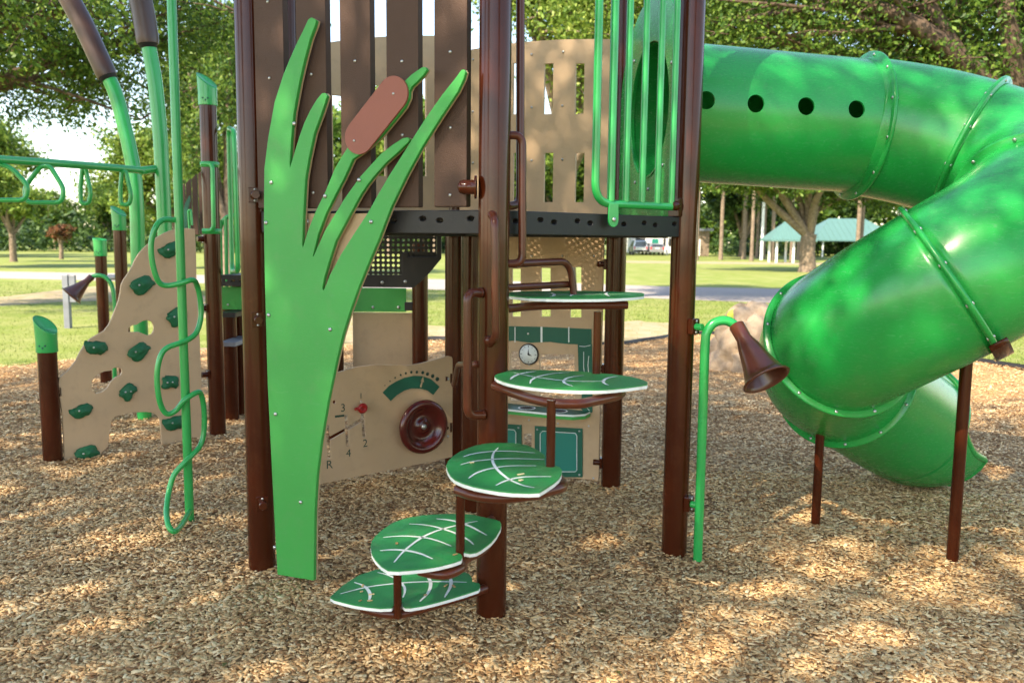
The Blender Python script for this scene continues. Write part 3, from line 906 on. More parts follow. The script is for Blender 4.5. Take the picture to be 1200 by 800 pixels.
# ---- leaf steps round post B
climber = link('leaf_climber', None, play, B.copy())
climber['label'] = 'spiral of five green leaf steps and brown handholds round the middle post'
T7 = lambda L_: [(360 + x / 3.636, 540 + y / 3.636) for x, y in L_]
T3 = lambda L_: [(540 + x / 5.0, 440 + y / 5.0) for x, y in L_]
T2 = lambda L_: [(540 + x / 5.0, 320 + y / 5.0) for x, y in L_]
LEAVES = [
 (0.20, T7([(98, 578), (150, 530), (220, 485), (290, 462), (350, 452), (420, 446), (480, 448), (540, 452), (600, 458), (650, 466), (690, 480), (702, 497), (703, 512), (735, 522), (737, 535), (730, 545), (680, 562), (620, 580), (560, 597), (500, 612), (440, 622), (418, 622), (408, 614), (404, 604), (370, 604), (367, 614), (360, 622), (310, 624), (250, 618), (200, 610), (150, 598), (115, 588)]),
  [T7(l) for l in ([(140, 565), (250, 537), (380, 520), (500, 513), (600, 513), (680, 515)], [(200, 515), (240, 530), (262, 552), (268, 575), (262, 597)], [(300, 473), (345, 485), (385, 505), (412, 532), (416, 556), (408, 580)], [(490, 475), (515, 495), (526, 522), (515, 560), (480, 597)], [(600, 480), (612, 505), (610, 535), (585, 580)])],
  [(425, 712), (445, 717.5), (466, 719), (482, 716), (530, 702), (566, 690)]),
 (0.51, T7([(270, 362), (275, 340), (290, 320), (320, 292), (360, 265), (400, 249), (440, 239), (490, 231), (540, 227), (590, 224), (640, 224), (700, 227), (760, 240), (800, 248), (820, 256), (827, 268), (824, 285), (805, 318), (785, 342), (760, 362), (740, 376), (720, 386), (695, 390), (668, 386), (666, 374), (633, 374), (632, 388), (655, 396), (661, 406), (655, 418), (620, 430), (560, 445), (500, 455), (440, 461), (390, 465), (345, 463), (315, 444), (290, 418), (275, 393)]),
  [T7(l) for l in ([(370, 430), (415, 380), (480, 330), (535, 303), (590, 285), (660, 268), (725, 255)], [(310, 381), (360, 377), (420, 380), (480, 393), (535, 416)], [(325, 324), (390, 319), (450, 320), (510, 327), (560, 340), (615, 362)], [(435, 267), (490, 270), (540, 278), (600, 295), (650, 315), (690, 338), (710, 356)], [(550, 245), (600, 250), (650, 261), (700, 280), (765, 315)])],
  [(492, 668), (510, 672), (525, 672), (540, 665), (545, 655), (570, 638)]),
 (0.82, [(523, 545), (525, 540), (530, 535), (538, 529.5), (549, 524.5), (558, 521.5), (568, 519.5), (578, 518.7), (587.5, 518.5), (598, 518.6), (609.5, 519.5), (618, 521.5), (626, 525), (633, 529), (638.5, 533), (638.8, 546.3), (650, 546.5), (651, 545.5), (656, 547), (658.5, 550.5), (658, 555), (655, 560), (650, 564.5), (644, 568.5), (638, 572.5), (632, 576), (620, 576.6), (600, 576), (585, 574.5), (570, 572), (555, 569), (542, 565), (533, 561), (528, 556.5), (524.5, 551)],
  [T3(l) for l in ([(220, 421), (195, 448), (185, 480), (192, 515), (215, 550), (250, 582), (290, 610), (360, 640), (430, 655)], [(15, 474), (60, 460), (120, 449), (200, 442), (300, 442), (435, 452)], [(0, 520), (70, 502), (150, 492), (240, 486), (330, 485), (490, 490)], [(45, 600), (90, 570), (150, 549), (220, 535), (300, 527), (440, 527)], [(205, 642), (250, 620), (300, 604), (350, 595), (400, 591), (530, 590)])],
  [(536, 574), (555, 580), (580, 583), (605, 582), (640, 576), (656, 562)]),
 (1.10, T2([(198, 600), (210, 592), (230, 586), (262, 577), (290, 566), (360, 564), (450, 566), (570, 570), (700, 575), (765, 580), (768, 590), (822, 590), (824, 587), (900, 592), (1000, 607), (1060, 622), (1095, 638), (1092, 650), (1040, 658), (980, 666), (915, 673), (850, 678), (780, 680), (700, 680), (600, 677), (500, 670), (420, 662), (350, 653), (290, 641), (250, 630), (212, 614)]),
  [T2(l) for l in ([(310, 582), (420, 605), (510, 618), (600, 628), (720, 633), (850, 632)], [(290, 622), (310, 605), (345, 590), (390, 581), (440, 575)], [(405, 645), (415, 625), (445, 608), (490, 596), (550, 586), (640, 580)], [(655, 660), (622, 650), (603, 636), (615, 618), (655, 606), (720, 598)], [(865, 655), (842, 645), (835, 632), (850, 618), (880, 609), (920, 603)])],
  [(580, 452), (610, 463), (640, 471), (665, 473), (690, 471), (722, 458)]),
 (1.405, T2([(270, 125), (280, 116), (300, 110), (350, 107), (420, 105), (560, 103.5), (700, 103), (800, 105), (900, 108), (990, 111), (1060, 115), (1075, 120), (1072, 128), (1050, 132), (980, 138), (900, 142.5), (800, 145), (700, 146), (600, 145.5), (500, 143.5), (400, 140), (340, 135), (290, 129)]),
  [T2(l) for l in ([(300, 122), (450, 124), (700, 125), (1000, 122)], [(480, 112), (540, 118), (545, 131), (520, 138)], [(660, 110), (665, 120), (640, 134)], [(860, 112), (850, 122), (870, 136)])],
  [(590, 357.5), (640, 358), (690, 358.5), (737, 357.5)])]
for zi, ol, veins, sup in LEAVES:
    top = [at(x, y, z=zi) for x, y in ol]
    mb = MB(); mb.plate(top, [], -UP * 0.0055, 0)
    mb.plate([p - UP * 0.0056 for p in top], [], -UP * 0.012, 1)
    for v in veins:
        P_ = smooth_path([at(x, y, z=zi + 0.0012) for x, y in v], 5)
        n_ = len(P_); vs = []
        for i, p in enumerate(P_):
            t = (P_[min(i + 1, n_ - 1)] - P_[max(i - 1, 0)]).normalized(); s = t.cross(UP)
            wv = 0.0022 + 0.0052 * math.sin(PI * (i + 0.4) / n_) ** 0.8 * (0.7 if len(v) > 5 else 1)
            vs += [p + s * wv, p - s * wv]
        mb.add(vs, [(2 * i, 2 * i + 1, 2 * i + 3, 2 * i + 2) for i in range(n_ - 1)], 1)
    build('leaf_step', mb, ['leaf_green', 'core_white'], climber)
    zs = zi - 0.045
    sp = [at(x, y, z=zs) for x, y in sup]
    if zi > 1.3:
        sp = [Vector((B.x + 0.05, B.y + 0.03, zs))] + [at(x, y, z=zs) for x, y in [(640, 358)]] + [at(735, 357, y=at(700, 357, z=zs).y)]
        sp[-1].z = zs
    else:
        e = B + UP * zs
        sp = sp + [e]
    mb = MB(); mb.tube(smooth_path(sp, 5), 0.019, 14)
    build('support_tube', mb, 'brown_rod', climber)
def rod(px, py, z0, ztop, r=0.017):
    p = at(px, py, z=z0)
    mb = MB(); mb.tube([(p.x, p.y, z0 - 0.05), (p.x, p.y, ztop)], r, 16)
    build('support_rod', mb, 'brown', climber)
rod(466, 709, 0.20, 0.47); rod(539.3, 645, 0.51, 0.79); rod(645, 546, 0.82, 1.07); rod(699, 437.5, 1.10, 1.36)
for x, y, z in ((583, 345, 1.40), (588, 357, 1.36)):
    p = at(x, y, y=B.y); 
# handholds: (pixel, depth) points
def hold(pts, r=0.0165, fil=0.06, name='handhold', mats='brown_rod', parent=climber, ends=True):
    P_ = [at(x, y, y=Y) for x, y, Y in pts]
    mb = MB(); mb.tube(round_path(P_, fil, 7), r, 14)
    if ends:
        for a_, b_ in ((P_[0], P_[1]), (P_[-1], P_[-2])):
            mb.lathe(a_, (b_ - a_), [(0.0, -0.003), (r * 1.15, -0.002), (r * 1.15, 0.006), (r, 0.010)], 14)
    return build(name, mb, mats, parent)
hold([(588, 159, 3.62), (612, 158, 3.64), (612, 309, 3.64), (590, 309, 3.62)], 0.0175, 0.10)
hold([(610, -60, 3.72), (609.5, 240, 3.72), (592, 242, 3.64)], 0.018, 0.07)
hold([(563, 343, 3.56), (548, 343, 3.50), (548, 487, 3.50), (566, 486, 3.55)], 0.019, 0.07)
hold([(577, 252, 3.55), (580, 258, 3.49), (581, 396, 3.49), (574, 402, 3.55)], 0.017, 0.04)
hold([(592, 309.5, 3.66), (668, 306, 3.95), (673, 352, 3.95)], 0.0165, 0.075)
hold([(592, 337, 3.66), (671, 333, 3.99)], 0.0155, 0.05)
hold([(558, 427, 3.60), (537, 427, 4.2), (532, 450, 4.6)], 0.014, 0.06)
hold([(572, 398, 3.55), (572, 399, 3.52)], 0.016, 0.01)

# ---- curved horn on a green pipe next to post C
def horn_pipe(path, r, horn_a, horn_b, r0, r1, parent, label=None):
    h = link('talk_horn', None, parent, path[0])
    if label: h['label'] = label
    mb = MB(); mb.tube(path, r, 18)
    build('horn_pipe', mb, 'tube_green', h)
    ax_ = (horn_b - horn_a); L = ax_.length
    prof = [(0.0, 0.0), (r0, 0), (r0 * 1.1, 0.004), (r0 * 1.05, L * 0.25), (r0 * 1.5, L * 0.4)]
    for k in range(1, 9):
        t = k / 8
        prof.append((r0 * 1.5 + (r1 - r0 * 1.5) * (0.75 * t + 0.25 * t * t * t), L * (0.4 + 0.55 * t)))
    prof += [(r1 * 1.1, L * 0.965), (r1 * 1.12, L * 0.985), (r1 * 1.05, L)]
    inner = [(r1 * 0.98, L * 0.985), (r1 * 0.9, L * 0.93), (r0 * 1.3, L * 0.45), (r0 * 0.8, L * 0.3), (0, L * 0.3)]
    mb = MB(); mb.lathe(horn_a, ax_, prof + inner, 32)
    build('horn_bell', mb, 'horn_brown', h)
    return h
Yh = Cc.y - 0.10
gp = [at(816, 672, y=Yh)]; gp[0].z = -0.1
tp = [at(x, y, y=Yh) for x, y in [(826.5, 400), (829, 388), (836, 379), (847, 375.5), (857, 378), (866, 386)]]
hz = horn_pipe(smooth_path([at(817, 668, y=Yh), at(821, 560, y=Yh), at(825, 440, y=Yh)] + tp, 6), 0.0235, at(863, 381, y=Yh - 0.01), at(899, 446, y=Yh - 0.20), 0.036, 0.108, play, 'brown horn on a curved green pipe bolted to the right-hand front post')
for zy in (381, 586):
    z = at(800, zy, y=Cc.y).z
    p = at(823, zy, y=Yh)
    mb = MB(); d_ = Vector((p.x, p.y, 0)) - Cc; d_.normalize()
    mb.box(Cc + UP * z + d_ * (PR + 0.012), d_ * 0.016, d_.cross(UP) * 0.03, UP * 0.04)
    build('pipe_bracket', mb, 'brown', hz, bevel=0.006)
    mb = MB(); mb.tube([Cc + UP * z + d_ * PR, Vector((p.x, p.y, z))], 0.018, 12)
    build('pipe_stub', mb, 'tube_green', hz)
    bolt(hz, Cc + UP * (z + 0.028) + d_ * (PR + 0.029), d_, 0.8); bolt(hz, Cc + UP * (z - 0.028) + d_ * (PR + 0.029), d_, 0.8)

# ---- spiral tube slide
slide = link('tube_slide', None, play, SLIDE_C + nCE * 0.02)
slide['label'] = 'bright green enclosed spiral tube slide'
d0 = nCE.copy()                      # starting direction
ang0 = math.atan2(d0.y, d0.x)
LS = 1.29
P1 = SLIDE_C + d0 * LS
RH = 0.66
hc = P1 + Vector((math.sin(ang0), -math.cos(ang0), 0)) * RH + Vector((0.08, 0.0, 0))
# centre line of the tube: straight run, clockwise turn down and out
CTRL = [(SLIDE_C.x, SLIDE_C.y, SZ), (P1.x, P1.y, SZ - 0.055), (2.40, 5.09, 2.26), (2.68, 4.90, 2.13), (2.76, 4.62, 1.98), (2.64, 4.33, 1.82), (2.40, 4.18, 1.65), (2.13, 4.19, 1.475), (1.89, 4.39, 1.27), (1.79, 4.67, 1.10), (1.86, 4.94, 0.95), (2.04, 5.17, 0.82), (2.31, 5.38, 0.66), (2.56, 5.56, 0.51), (2.76, 5.72, 0.42), (2.93, 5.85, 0.40)]
NSEG = 12
CL = [Vector(CTRL[0]).lerp(Vector(CTRL[1]), k / 20) for k in range(20)]
nS = 20
CL += smooth_path([Vector(CTRL[0]).lerp(Vector(CTRL[1]), 0.75)] + CTRL[1:], NSEG)[NSEG:]
NCL = len(CL)
def frame(i):
    t = (CL[min(i + 1, NCL - 1)] - CL[max(i - 1, 0)]).normalized()
    s = t.cross(UP).normalized()          # to the right of travel
    u = s.cross(t).normalized()
    return t, s, u
def fidx(c):   # control point number -> index
    return nS + int(round(NSEG * (c - 1)))
rings = [0, nS, fidx(2.7), fidx(5.0), fidx(7), fidx(8.9), fidx(10.9)]
SEG = 64
def tube_grid(i0, i1, r, th0=0.0, th1=2 * PI, e0=0.0, e1=0.0):
    mb = MB(); vs = []
    full = th1 - th0 > 2 * PI - 1e-4
    m = SEG if full else SEG + 1
    idx = list(range(i0, i1 + 1))
    for i in idx:
        t, s, u = frame(i)
        rr = r
        for k in range(m):
            a_ = th0 + (th1 - th0) * k / SEG
            vs.append(CL[i] + (s * math.cos(a_) + u * math.sin(a_)) * rr)
    fs = []
    for q in range(len(idx) - 1):
        for k in range(SEG):
            l = (k + 1) % m if full else k + 1
            fs.append((q * m + k, (q + 1) * m + k, (q + 1) * m + l, q * m + l))
    mb.add(vs, fs, 0, True)
    return mb
# straight first section with round windows cut in its wall (2-D layout mapped on to the cylinder)
i0, i1 = rings[0], rings[1]
L0 = (CL[i1] - CL[i0]).length
ax0 = (CL[i1] - CL[i0]).normalized(); s0 = ax0.cross(UP).normalized(); u0 = s0.cross(ax0).normalized()
pts2, edges2, holes2 = [], [], []
hr = 0.048
th_h = []
def cyl_hit(px, py):
    """photo pixel -> (distance along, angle) on the near side of the straight tube"""
    d = ray(px, py).normalized(); o = CAM - CL[i0]
    dp = d - ax0 * d.dot(ax0); op = o - ax0 * o.dot(ax0)
    a_ = dp.dot(dp); b_ = 2 * dp.dot(op); c_ = op.dot(op) - SR * SR
    t = (-b_ - math.sqrt(max(0, b_ * b_ - 4 * a_ * c_))) / (2 * a_)
    q = CAM + d * t - CL[i0]
    return q.dot(ax0), math.atan2(q.dot(u0), q.dot(s0))
for px, py in ((828, 117.5), (886, 121.5), (945, 124.5), (1004, 128)):
    h = cyl_hit(px, py); th_h.append((h[0], h[1] % (2 * PI)))
th_h.append((0.55, (PI + 0.15) % (2 * PI)))
NX, NT = 44, 72
def inhole(x, a_, g=1.0):
    for hx, ha in th_h:
        da = (a_ - ha + PI) % (2 * PI) - PI
        if (x - hx) ** 2 + (da * SR) ** 2 < (hr * g) ** 2: return True
    return False
ash = -PI / 2      # seam underneath
for i in range(NX + 1):
    for k in range(NT + 1):
        x = L0 * i / NX; a_ = 2 * PI * k / NT
        if i in (0, NX) or k in (0, NT) or not inhole(x, a_ + ash, 1.25):
            pts2.append(Vector((x, a_ * SR)))
for hx, ha in th_h:
    st = len(pts2)
    ac = ((ha - ash) % (2 * PI)) * SR
    for k in range(24):
        t = 2 * PI * k / 24
        pts2.append(Vector((hx + hr * math.cos(t), ac + hr * math.sin(t))))
    edges2 += [(st + k, st + (k + 1) % 24) for k in range(24)]
vv, ee, ff, _, _, _ = delaunay_2d_cdt(pts2, edges2, [], 0, 1e-5)
mb = MB()
vs = []
for v in vv:
    a_ = v.y / SR + ash
    vs.append(CL[i0] + ax0 * v.x + (s0 * math.cos(a_) + u0 * math.sin(a_)) * SR)
fs = []
for f in ff:
    cx = sum(vv[i].x for i in f) / len(f); cy = sum(vv[i].y for i in f) / len(f)
    if inhole(cx, cy / SR + ash, 0.985): continue
    fs.append(tuple(f)[::-1])
mb.add(vs, fs, 0, True)
o = build('tube_section', mb, 'slide_green', slide)
bm = bmesh.new(); bm.from_mesh(o.data); bmesh.ops.remove_doubles(bm, verts=bm.verts, dist=1e-4); bmesh.ops.recalc_face_normals(bm, faces=bm.faces)
bm.to_mesh(o.data); bm.free()
md = o.modifiers.new('wall', 'SOLIDIFY'); md.thickness = 0.012; md.offset = -1
md = o.modifiers.new('split', 'EDGE_SPLIT'); md.split_angle = R(45)
for k in range(1, len(rings) - 1):
    mb = tube_grid(rings[k], rings[k + 1], SR)
    o = build('tube_section', mb, 'slide_green', slide)
    md = o.modifiers.new('wall', 'SOLIDIFY'); md.thickness = 0.012; md.offset = 1
def ring_flange(i, name='flange_ring'):
    t, s, u = frame(i)
    mb = MB(); c_ = CL[i]
    prof = [(SR + 0.001, -0.045), (SR + 0.006, -0.040), (SR + 0.010, -0.016), (SR + 0.040, -0.012), (SR + 0.046, -0.006), (SR + 0.046, 0.006), (SR + 0.040, 0.012), (SR + 0.010, 0.016), (SR + 0.006, 0.040), (SR + 0.001, 0.045)]
    mb.lathe(c_, t, prof, 72)
    build(name, mb, 'slide_green', slide)
    for k in range(12):
        a_ = 2 * PI * (k + 0.5) / 12
        q = c_ + (s * math.cos(a_) + u * math.sin(a_)) * (SR + 0.026)
        bolt(slide, q - t * 0.0125, -t, 1.0)
        bolt(slide, q + t * 0.0125, t, 1.0)
for i in rings[1:6]:
    ring_flange(i)
ring_flange(rings[6])
# exit chute: full tube that opens along its top
i0 = rings[6]
vs = []; m = SEG + 1; idx = list(range(i0, NCL))
edgeL, edgeR = [], []
for q, i in enumerate(idx):
    t, s, u = frame(i)
    f = max(0, (q / (len(idx) - 1) - 0.56) / 0.44)
    gap = R(36) + R(30) * f ** 0.5 if f > 0 else 0
    rr = SR * (1.0 + 0.04 * f)
    if f > 0 and not edgeL: q_open = i
    for k in range(m):
        a_ = R(42) + gap + (2 * PI - 2 * gap) * k / SEG
        p = CL[i] + (s * math.cos(a_) + u * math.sin(a_)) * rr
        p.z = max(p.z, 0.03)
        vs.append(p)
        if k == 0 and f > 0: edgeL.append(p)
        if k == SEG and f > 0: edgeR.append(p)
fs = [(q * m + k, (q + 1) * m + k, (q + 1) * m + k + 1, q * m + k + 1) for q in range(len(idx) - 1) for k in range(SEG)]
mb = MB(); mb.add(vs, fs, 0, True)
o = build('exit_chute', mb, 'slide_green', slide)
md = o.modifiers.new('wall', 'SOLIDIFY'); md.thickness = 0.014; md.offset = 1
mb = MB(); mb.tube(edgeL[::-1] + vs[-m:] [0:0] + edgeR, 0.022, 12) if False else None
t, s, u = frame(q_open)
arc_ = [CL[q_open] + t * (0.05 - 0.05 * math.cos(PI * (kk / 12 - 0.5))) * -1 + (s * math.cos(a_) + u * math.sin(a_)) * (SR + 0.02) for kk, a_ in [(kk, R(42) - R(44) + R(88) * kk / 12) for kk in range(13)]]
lip = arc_ + edgeL + [v for v in vs[-m:]][1:-1:3] + edgeR[::-1]
mb = MB(); mb.tube(lip, 0.024, 12, closed=True)
build('chute_lip', mb, 'slide_green', slide)
# support poles
def pole(px, py, ztop, r, tilt=(0, 0)):
    p = at(px, py, z=0)
    mb = MB(); mb.tube([(p.x, p.y, -0.1), (p.x + tilt[0], p.y + tilt[1], ztop)], r, 24)
    build('support_pole', mb, 'brown', slide)
    return p
pp = pole(1115.5, 659, 1.17, 0.030)
i = rings[4]; t, s, u = frame(i)
mb = MB()
aa = [R(-86) - R(46) * k / 8 for k in range(9)]
q0 = [CL[i] + (s * math.cos(a_) + u * math.sin(a_)) * (SR + 0.052) for a_ in aa]
vs = []
for p in q0: vs += [p - t * 0.055, p + t * 0.03]
mb.add(vs, [(2 * k, 2 * k + 1, 2 * k + 3, 2 * k + 2) for k in range(8)], 0, True)
o = build('pole_saddle', mb, 'brown', slide); md = o.modifiers.new('wall', 'SOLIDIFY'); md.thickness = 0.01; md.offset = 0
pole(955.5, 613, 0.9, 0.026)

# ---- climbing wall on the left between D and H
Dp = Vector((-2.45, 7.01, 0)); Hp = Vector((-3.37, 6.15, 0))
ztD = at(240, 124, y=Dp.y).z; post(Dp, ztD + 0.01); cap(Dp, ztD, PR, R(160), play, 0.19, 0.06)
zt = at(44, 412, y=Hp.y).z
post(Hp, zt + 0.02, 0.066); cap(Hp, zt, 0.066, R(165), play, 0.19, 0.06)
dHD = (Dp - Hp).normalized(); nHD = Vector((dHD.y, -dHD.x, 0))
if nHD.y > 0: nHD = -nHD
PW = Hp + nHD * 0.03
def W_(x, y, o=0.0): return at(x, y, plane=(PW + nHD * o, nHD))
cw = link('climbing_wall', None, play, (Hp + Dp) / 2)
cw['label'] = 'tan climbing wall with dark green handholds and cut-out shapes'
ol = [(228.7, 268.5), (222, 267.5), (212, 267.3), (200, 270), (192, 273.5), (185, 277.5), (175, 285), (168, 291), (162.5, 297.5), (158, 305), (155, 312), (150, 320.5), (145, 327.5), (142, 334), (141, 342.5), (139, 352), (135, 362.5), (131, 373), (127, 381), (122, 387.5), (114, 392), (107, 396), (101, 401), (94, 412), (88, 424), (80, 434), (70, 442), (68.7, 450), (70, 465), (72.6, 481), (74.5, 510), (76, 548), (111, 548), (119, 530), (126.6, 523.5), (128, 510), (130, 498), (131, 492), (135, 488), (146, 485), (158.6, 483), (172, 482.5), (180, 483.5), (185, 487), (187.5, 492), (189, 508), (190, 525), (234, 525), (236, 508), (236, 437), (234, 390), (231, 351), (230, 300)]
h1 = [(150.5, 389), (151, 384), (155, 381), (160, 380.5), (164, 378), (168, 375.8), (173, 375), (178, 377), (180.5, 382), (180.3, 387), (178, 391.5), (173.5, 393), (168, 391), (163, 389)]
h2 = [(107.5, 457), (107, 451), (109, 444), (115, 438), (123, 435), (131, 434), (133, 431), (138, 430.5), (142.5, 432), (143, 436), (141, 440), (136, 441.5), (130, 447), (126, 454), (120, 459), (112, 461)]
mb = MB(); mb.plate([W_(x, y) for x, y in ol], [[W_(x, y) for x, y in h1], [W_(x, y) for x, y in h2]], -nHD * 0.022)
build('wall_sheet', mb, 'tan', cw, bevel=0.004)
rnd = random.Random(5)
hm = []
for sd in range(3):
    bm = bmesh.new(); bmesh.ops.create_icosphere(bm, subdivisions=3, radius=1)
    for v in bm.verts:
        d = v.co.normalized(); n1 = noise.noise(d * 1.6 + Vector((sd * 9, 3, 1))); n2 = noise.noise(d * 4 + Vector((sd * 5, 0, 7)))
        v.co = d * (1 + 0.45 * n1 + 0.12 * n2)
        v.co.x *= 0.085; v.co.y *= 0.058; v.co.z *= 0.04
        v.co.z = max(v.co.z, -0.002)
        v.co.y += 0.012 * math.sin(v.co.x * 40)
    me = bpy.data.meshes.new('handhold'); bm.to_mesh(me); bm.free()
    me.polygons.foreach_set('use_smooth', [True] * len(me.polygons)); me.materials.append(M['hold_green'])
    hm.append(me)
base = Matrix((dHD, UP, nHD)).transposed()
for k, (x, y) in enumerate([(200, 292.5), (166, 334), (207, 371), (113, 407), (162, 412), (150, 459), (96, 481), (101, 531), (199, 448), (205, 495)]):
    o = link('handhold', hm[k % 3], cw, W_(x, y, 0.001), (base @ Matrix.Rotation(rnd.uniform(-0.5, 0.5), 3, 'Z')).to_euler())
    sc = rnd.uniform(0.82, 1.02); o.scale = (sc, sc, 1)
    c = W_(x, y, 0.036)
    bolt(cw, c - dHD * 0.018, nHD, 0.8); bolt(cw, c + dHD * 0.022, nHD, 0.7)
for (x, y) in ((232, 280), (229, 362), (237, 440)):
    z = W_(x, y).z; stub(Dp, z, -dHD, play, ln=0.05, sr=0.022)
z = W_(70, 459).z; stub(Hp, z, dHD, play, r=0.066, ln=0.07, sr=0.02)

# handle loop on post D
def tube_px(name, pts, r, mats, parent, fil=0.05, closed=False, seg=14):
    P_ = [at(x, y, y=Y) for x, y, Y in pts]
    if closed:
        # rounded closed loop
        n_ = len(P_); out_ = []
        for i in range(n_):
            a_, b_, c_ = P_[i - 1], P_[i], P_[(i + 1) % n_]
            d1 = a_ - b_; d2 = c_ - b_; rr = min(fil, d1.length * 0.45, d2.length * 0.45)
            s_ = b_ + d1.normalized() * rr; e_ = b_ + d2.normalized() * rr
            for k in range(6):
                t = k / 5; out_.append(s_ * (1 - t) ** 2 + b_ * 2 * t * (1 - t) + e_ * t * t)
        mb = MB(); mb.tube(out_, r, seg, closed=True)
    else:
        mb = MB(); mb.tube(round_path(P_, fil, 6), r, seg)
    return build(name, mb, mats, parent)
tube_px('handle', [(237, 192, 6.96), (249, 192, 6.93), (250.5, 270, 6.93), (238, 271, 6.96)], 0.018, 'tube_green', play, 0.05)
for y in (193, 271):
    z = at(245, y, y=7.0).z
    mb = MB(); mb.lathe((Dp.x, Dp.y, z - 0.022), UP, [(PR + 0.001, 0), (PR + 0.008, 0.002), (PR + 0.008, 0.042), (PR + 0.001, 0.044)], 28)
    build('handle_collar', mb, 'tube_green', play)

# ---- lower deck seen between posts D and A
Y2 = 7.6
tube_px('grab_loop', [(268, 150, 7.4), (274, 153, 7.0), (279, 318, 7.0), (272, 318, 7.4)], 0.02, 'tube_green', play, 0.08, True)
for x in (258, 264.5, 270.5):
    tube_px('barrier_bar', [(x, 258 - (x - 258) * 0.4, Y2 + 0.4), (x + 1.5, 345, Y2 + 0.4)], 0.017, 'tube_green', play)
tube_px('barrier_top_rail', [(257, 345, Y2 + 0.42), (257, 268, Y2 + 0.42), (264, 254, Y2 + 0.42), (278, 252, Y2 + 0.42), (300, 252, Y2 + 0.42)], 0.02, 'tube_green', play, 0.08)
def slab_px(name, x0, y0, x1, y1, Y, th, mats, bev=0.003, holes=0, label=None, parent=play):
    a_ = at(x0, y0, y=Y); b_ = at(x1, y1, y=Y)
    mb = MB()
    hs = []
    zt_, zb_ = max(a_.z, b_.z), min(a_.z, b_.z); xl, xr = min(a_.x, b_.x), max(a_.x, b_.x)
    for k in range(holes):
        cx = xl + (xr - xl) * (k + 0.5) / holes; cz = (zt_ + zb_) / 2
        hs.append([Vector((cx + 0.016 * math.cos(t), Y, cz + 0.011 * math.sin(t))) for t in [2 * PI * j / 10 for j in range(10)]])
    mb.plate([Vector((xl, Y, zb_)), Vector((xr, Y, zb_)), Vector((xr, Y, zt_)), Vector((xl, Y, zt_))], hs, (0, th, 0))
    return build(name, mb, mats, parent, bevel=bev, label=label)
slab_px('lower_deck_beam', 251, 322, 330, 336, Y2 - 0.1, 0.04, 'black', holes=9)
slab_px('lower_deck_floor', 251, 323, 345, 325, Y2 - 0.06, 1.1, 'black')
o = slab_px('green_skirt_panel', 259, 336, 300, 363, Y2 + 0.0, 0.02, 'plate_green')
bolt(o, at(267, 357, y=Y2 - 0.001), (0, -1, 0), 1)
slab_px('step_riser', 257, 366, 276, 372, Y2 - 0.2, 0.6, 'black')
slab_px('step_tread', 256, 401, 276, 406, Y2 - 0.3, 0.5, 'galv')
slab_px('green_skirt_panel', 258, 411, 276, 421, Y2 + 0.2, 0.02, 'plate_green')
q = at(270, 430, y=Y2 + 0.1)
post(Vector((q.x, q.y, 0)), 1.15)
q = at(282, 400, y=Y2 + 0.3)
post(Vector((q.x, q.y, 0)), 1.3)
# things seen behind the driving panel: posts, green strip, tan sheet, perforated steps
q = at(492.5, 470, y=7.0); post(Vector((q.x, q.y, 0)), 1.62)
q = at(394, 470, y=6.9); post(Vector((q.x, q.y, 0)), 1.62)
o = slab_px('green_skirt_panel', 404, 337, 476, 365.5, 7.02, 0.02, 'plate_green', label='green strip above the tan sheet under the deck')
for x in (437, 467): bolt(o, at(x, 360, y=7.018), (0, -1, 0), 1.3)
slab_px('tan_sheet', 413, 366, 484, 455, 7.08, 0.02, 'tan', label='plain tan sheet under the deck')
slab_px('black_rubber_edge', 474, 354, 484, 364, 7.0, 0.03, 'black')
# perforated steps (black)
P0 = at(405, 337, y=6.35)
pit = 5.9 / FPX * 6.35
def in_step(cx, cy, c):
    x = 405 + cx / 6.35 * FPX; y = 337 - cy / 6.35 * FPX
    if y < 300 and y > 271: return x < 512
    return y >= 300 and x < 478 - 0 and y < 326
perforated('perforated_step', P0, (1, 0, 0), (0, 0, 1), 22, 12, pit, pit * 0.31, in_step, play, label='black perforated step hanging under the deck')
fr = [(396, 336), (396, 322), (471, 322), (471, 296), (478, 296), (478, 301), (512, 301), (512, 268), (517, 268), (517, 303), (503, 320), (492, 331), (484, 337)]
mb = MB(); mb.plate([at(x, y, y=6.33) for x, y in fr], [], (0, 0.03, 0))
o = build('step_frame', mb, 'black', play, bevel=0.003)
mb = MB(); mb.plate([at(x, y, y=6.40) for x, y in [(470, 297), (513, 297), (513, 303), (490, 329), (470, 329)]], [], (0, 0.01, 0))
build('step_gusset', mb, 'black', play)
for x, y in ((448, 331), (475, 330)): bolt(o, at(x, y, y=6.329), (0, -1, 0), 1.3)
# brown board barrier far left, with a green cut-out leaf
far = link('plank_barrier', None, play, at(220, 268, y=9.0))
far['label'] = 'small far barrier of dark brown boards behind the climbing wall'
for k in range(5):
    x0 = 203 + k * 7.2; yt = 226 - k * 5.5
    a_ = at(x0, yt, y=9.3 - k * 0.12); b_ = at(x0 + 5.6, yt, y=9.3 - k * 0.12); zb_ = at(x0, 275, y=9.3).z
    mb = MB(); mb.plate([Vector((a_.x, a_.y, zb_)), Vector((b_.x, b_.y, zb_)), b_ - UP * 0.0 + UP * 0.05, a_], [], (0, 0.035, 0))
    build('plank', mb, 'plank', far, bevel=0.004)
mb = MB(); mb.plate([at(x, y, y=8.7) for x, y in [(212, 268), (214, 250), (217, 238), (222, 229), (222.5, 234), (220, 246), (219, 268)]], [], (0, 0.02, 0))
build('leaf_cutout', mb, 'dark_green', far)
tube_px('leaf_stem_tube', [(222, 268, 8.7), (220.5, 247, 8.7), (223.5, 246, 8.7), (225, 264, 8.7)], 0.012, 'tube_green', far, 0.02)

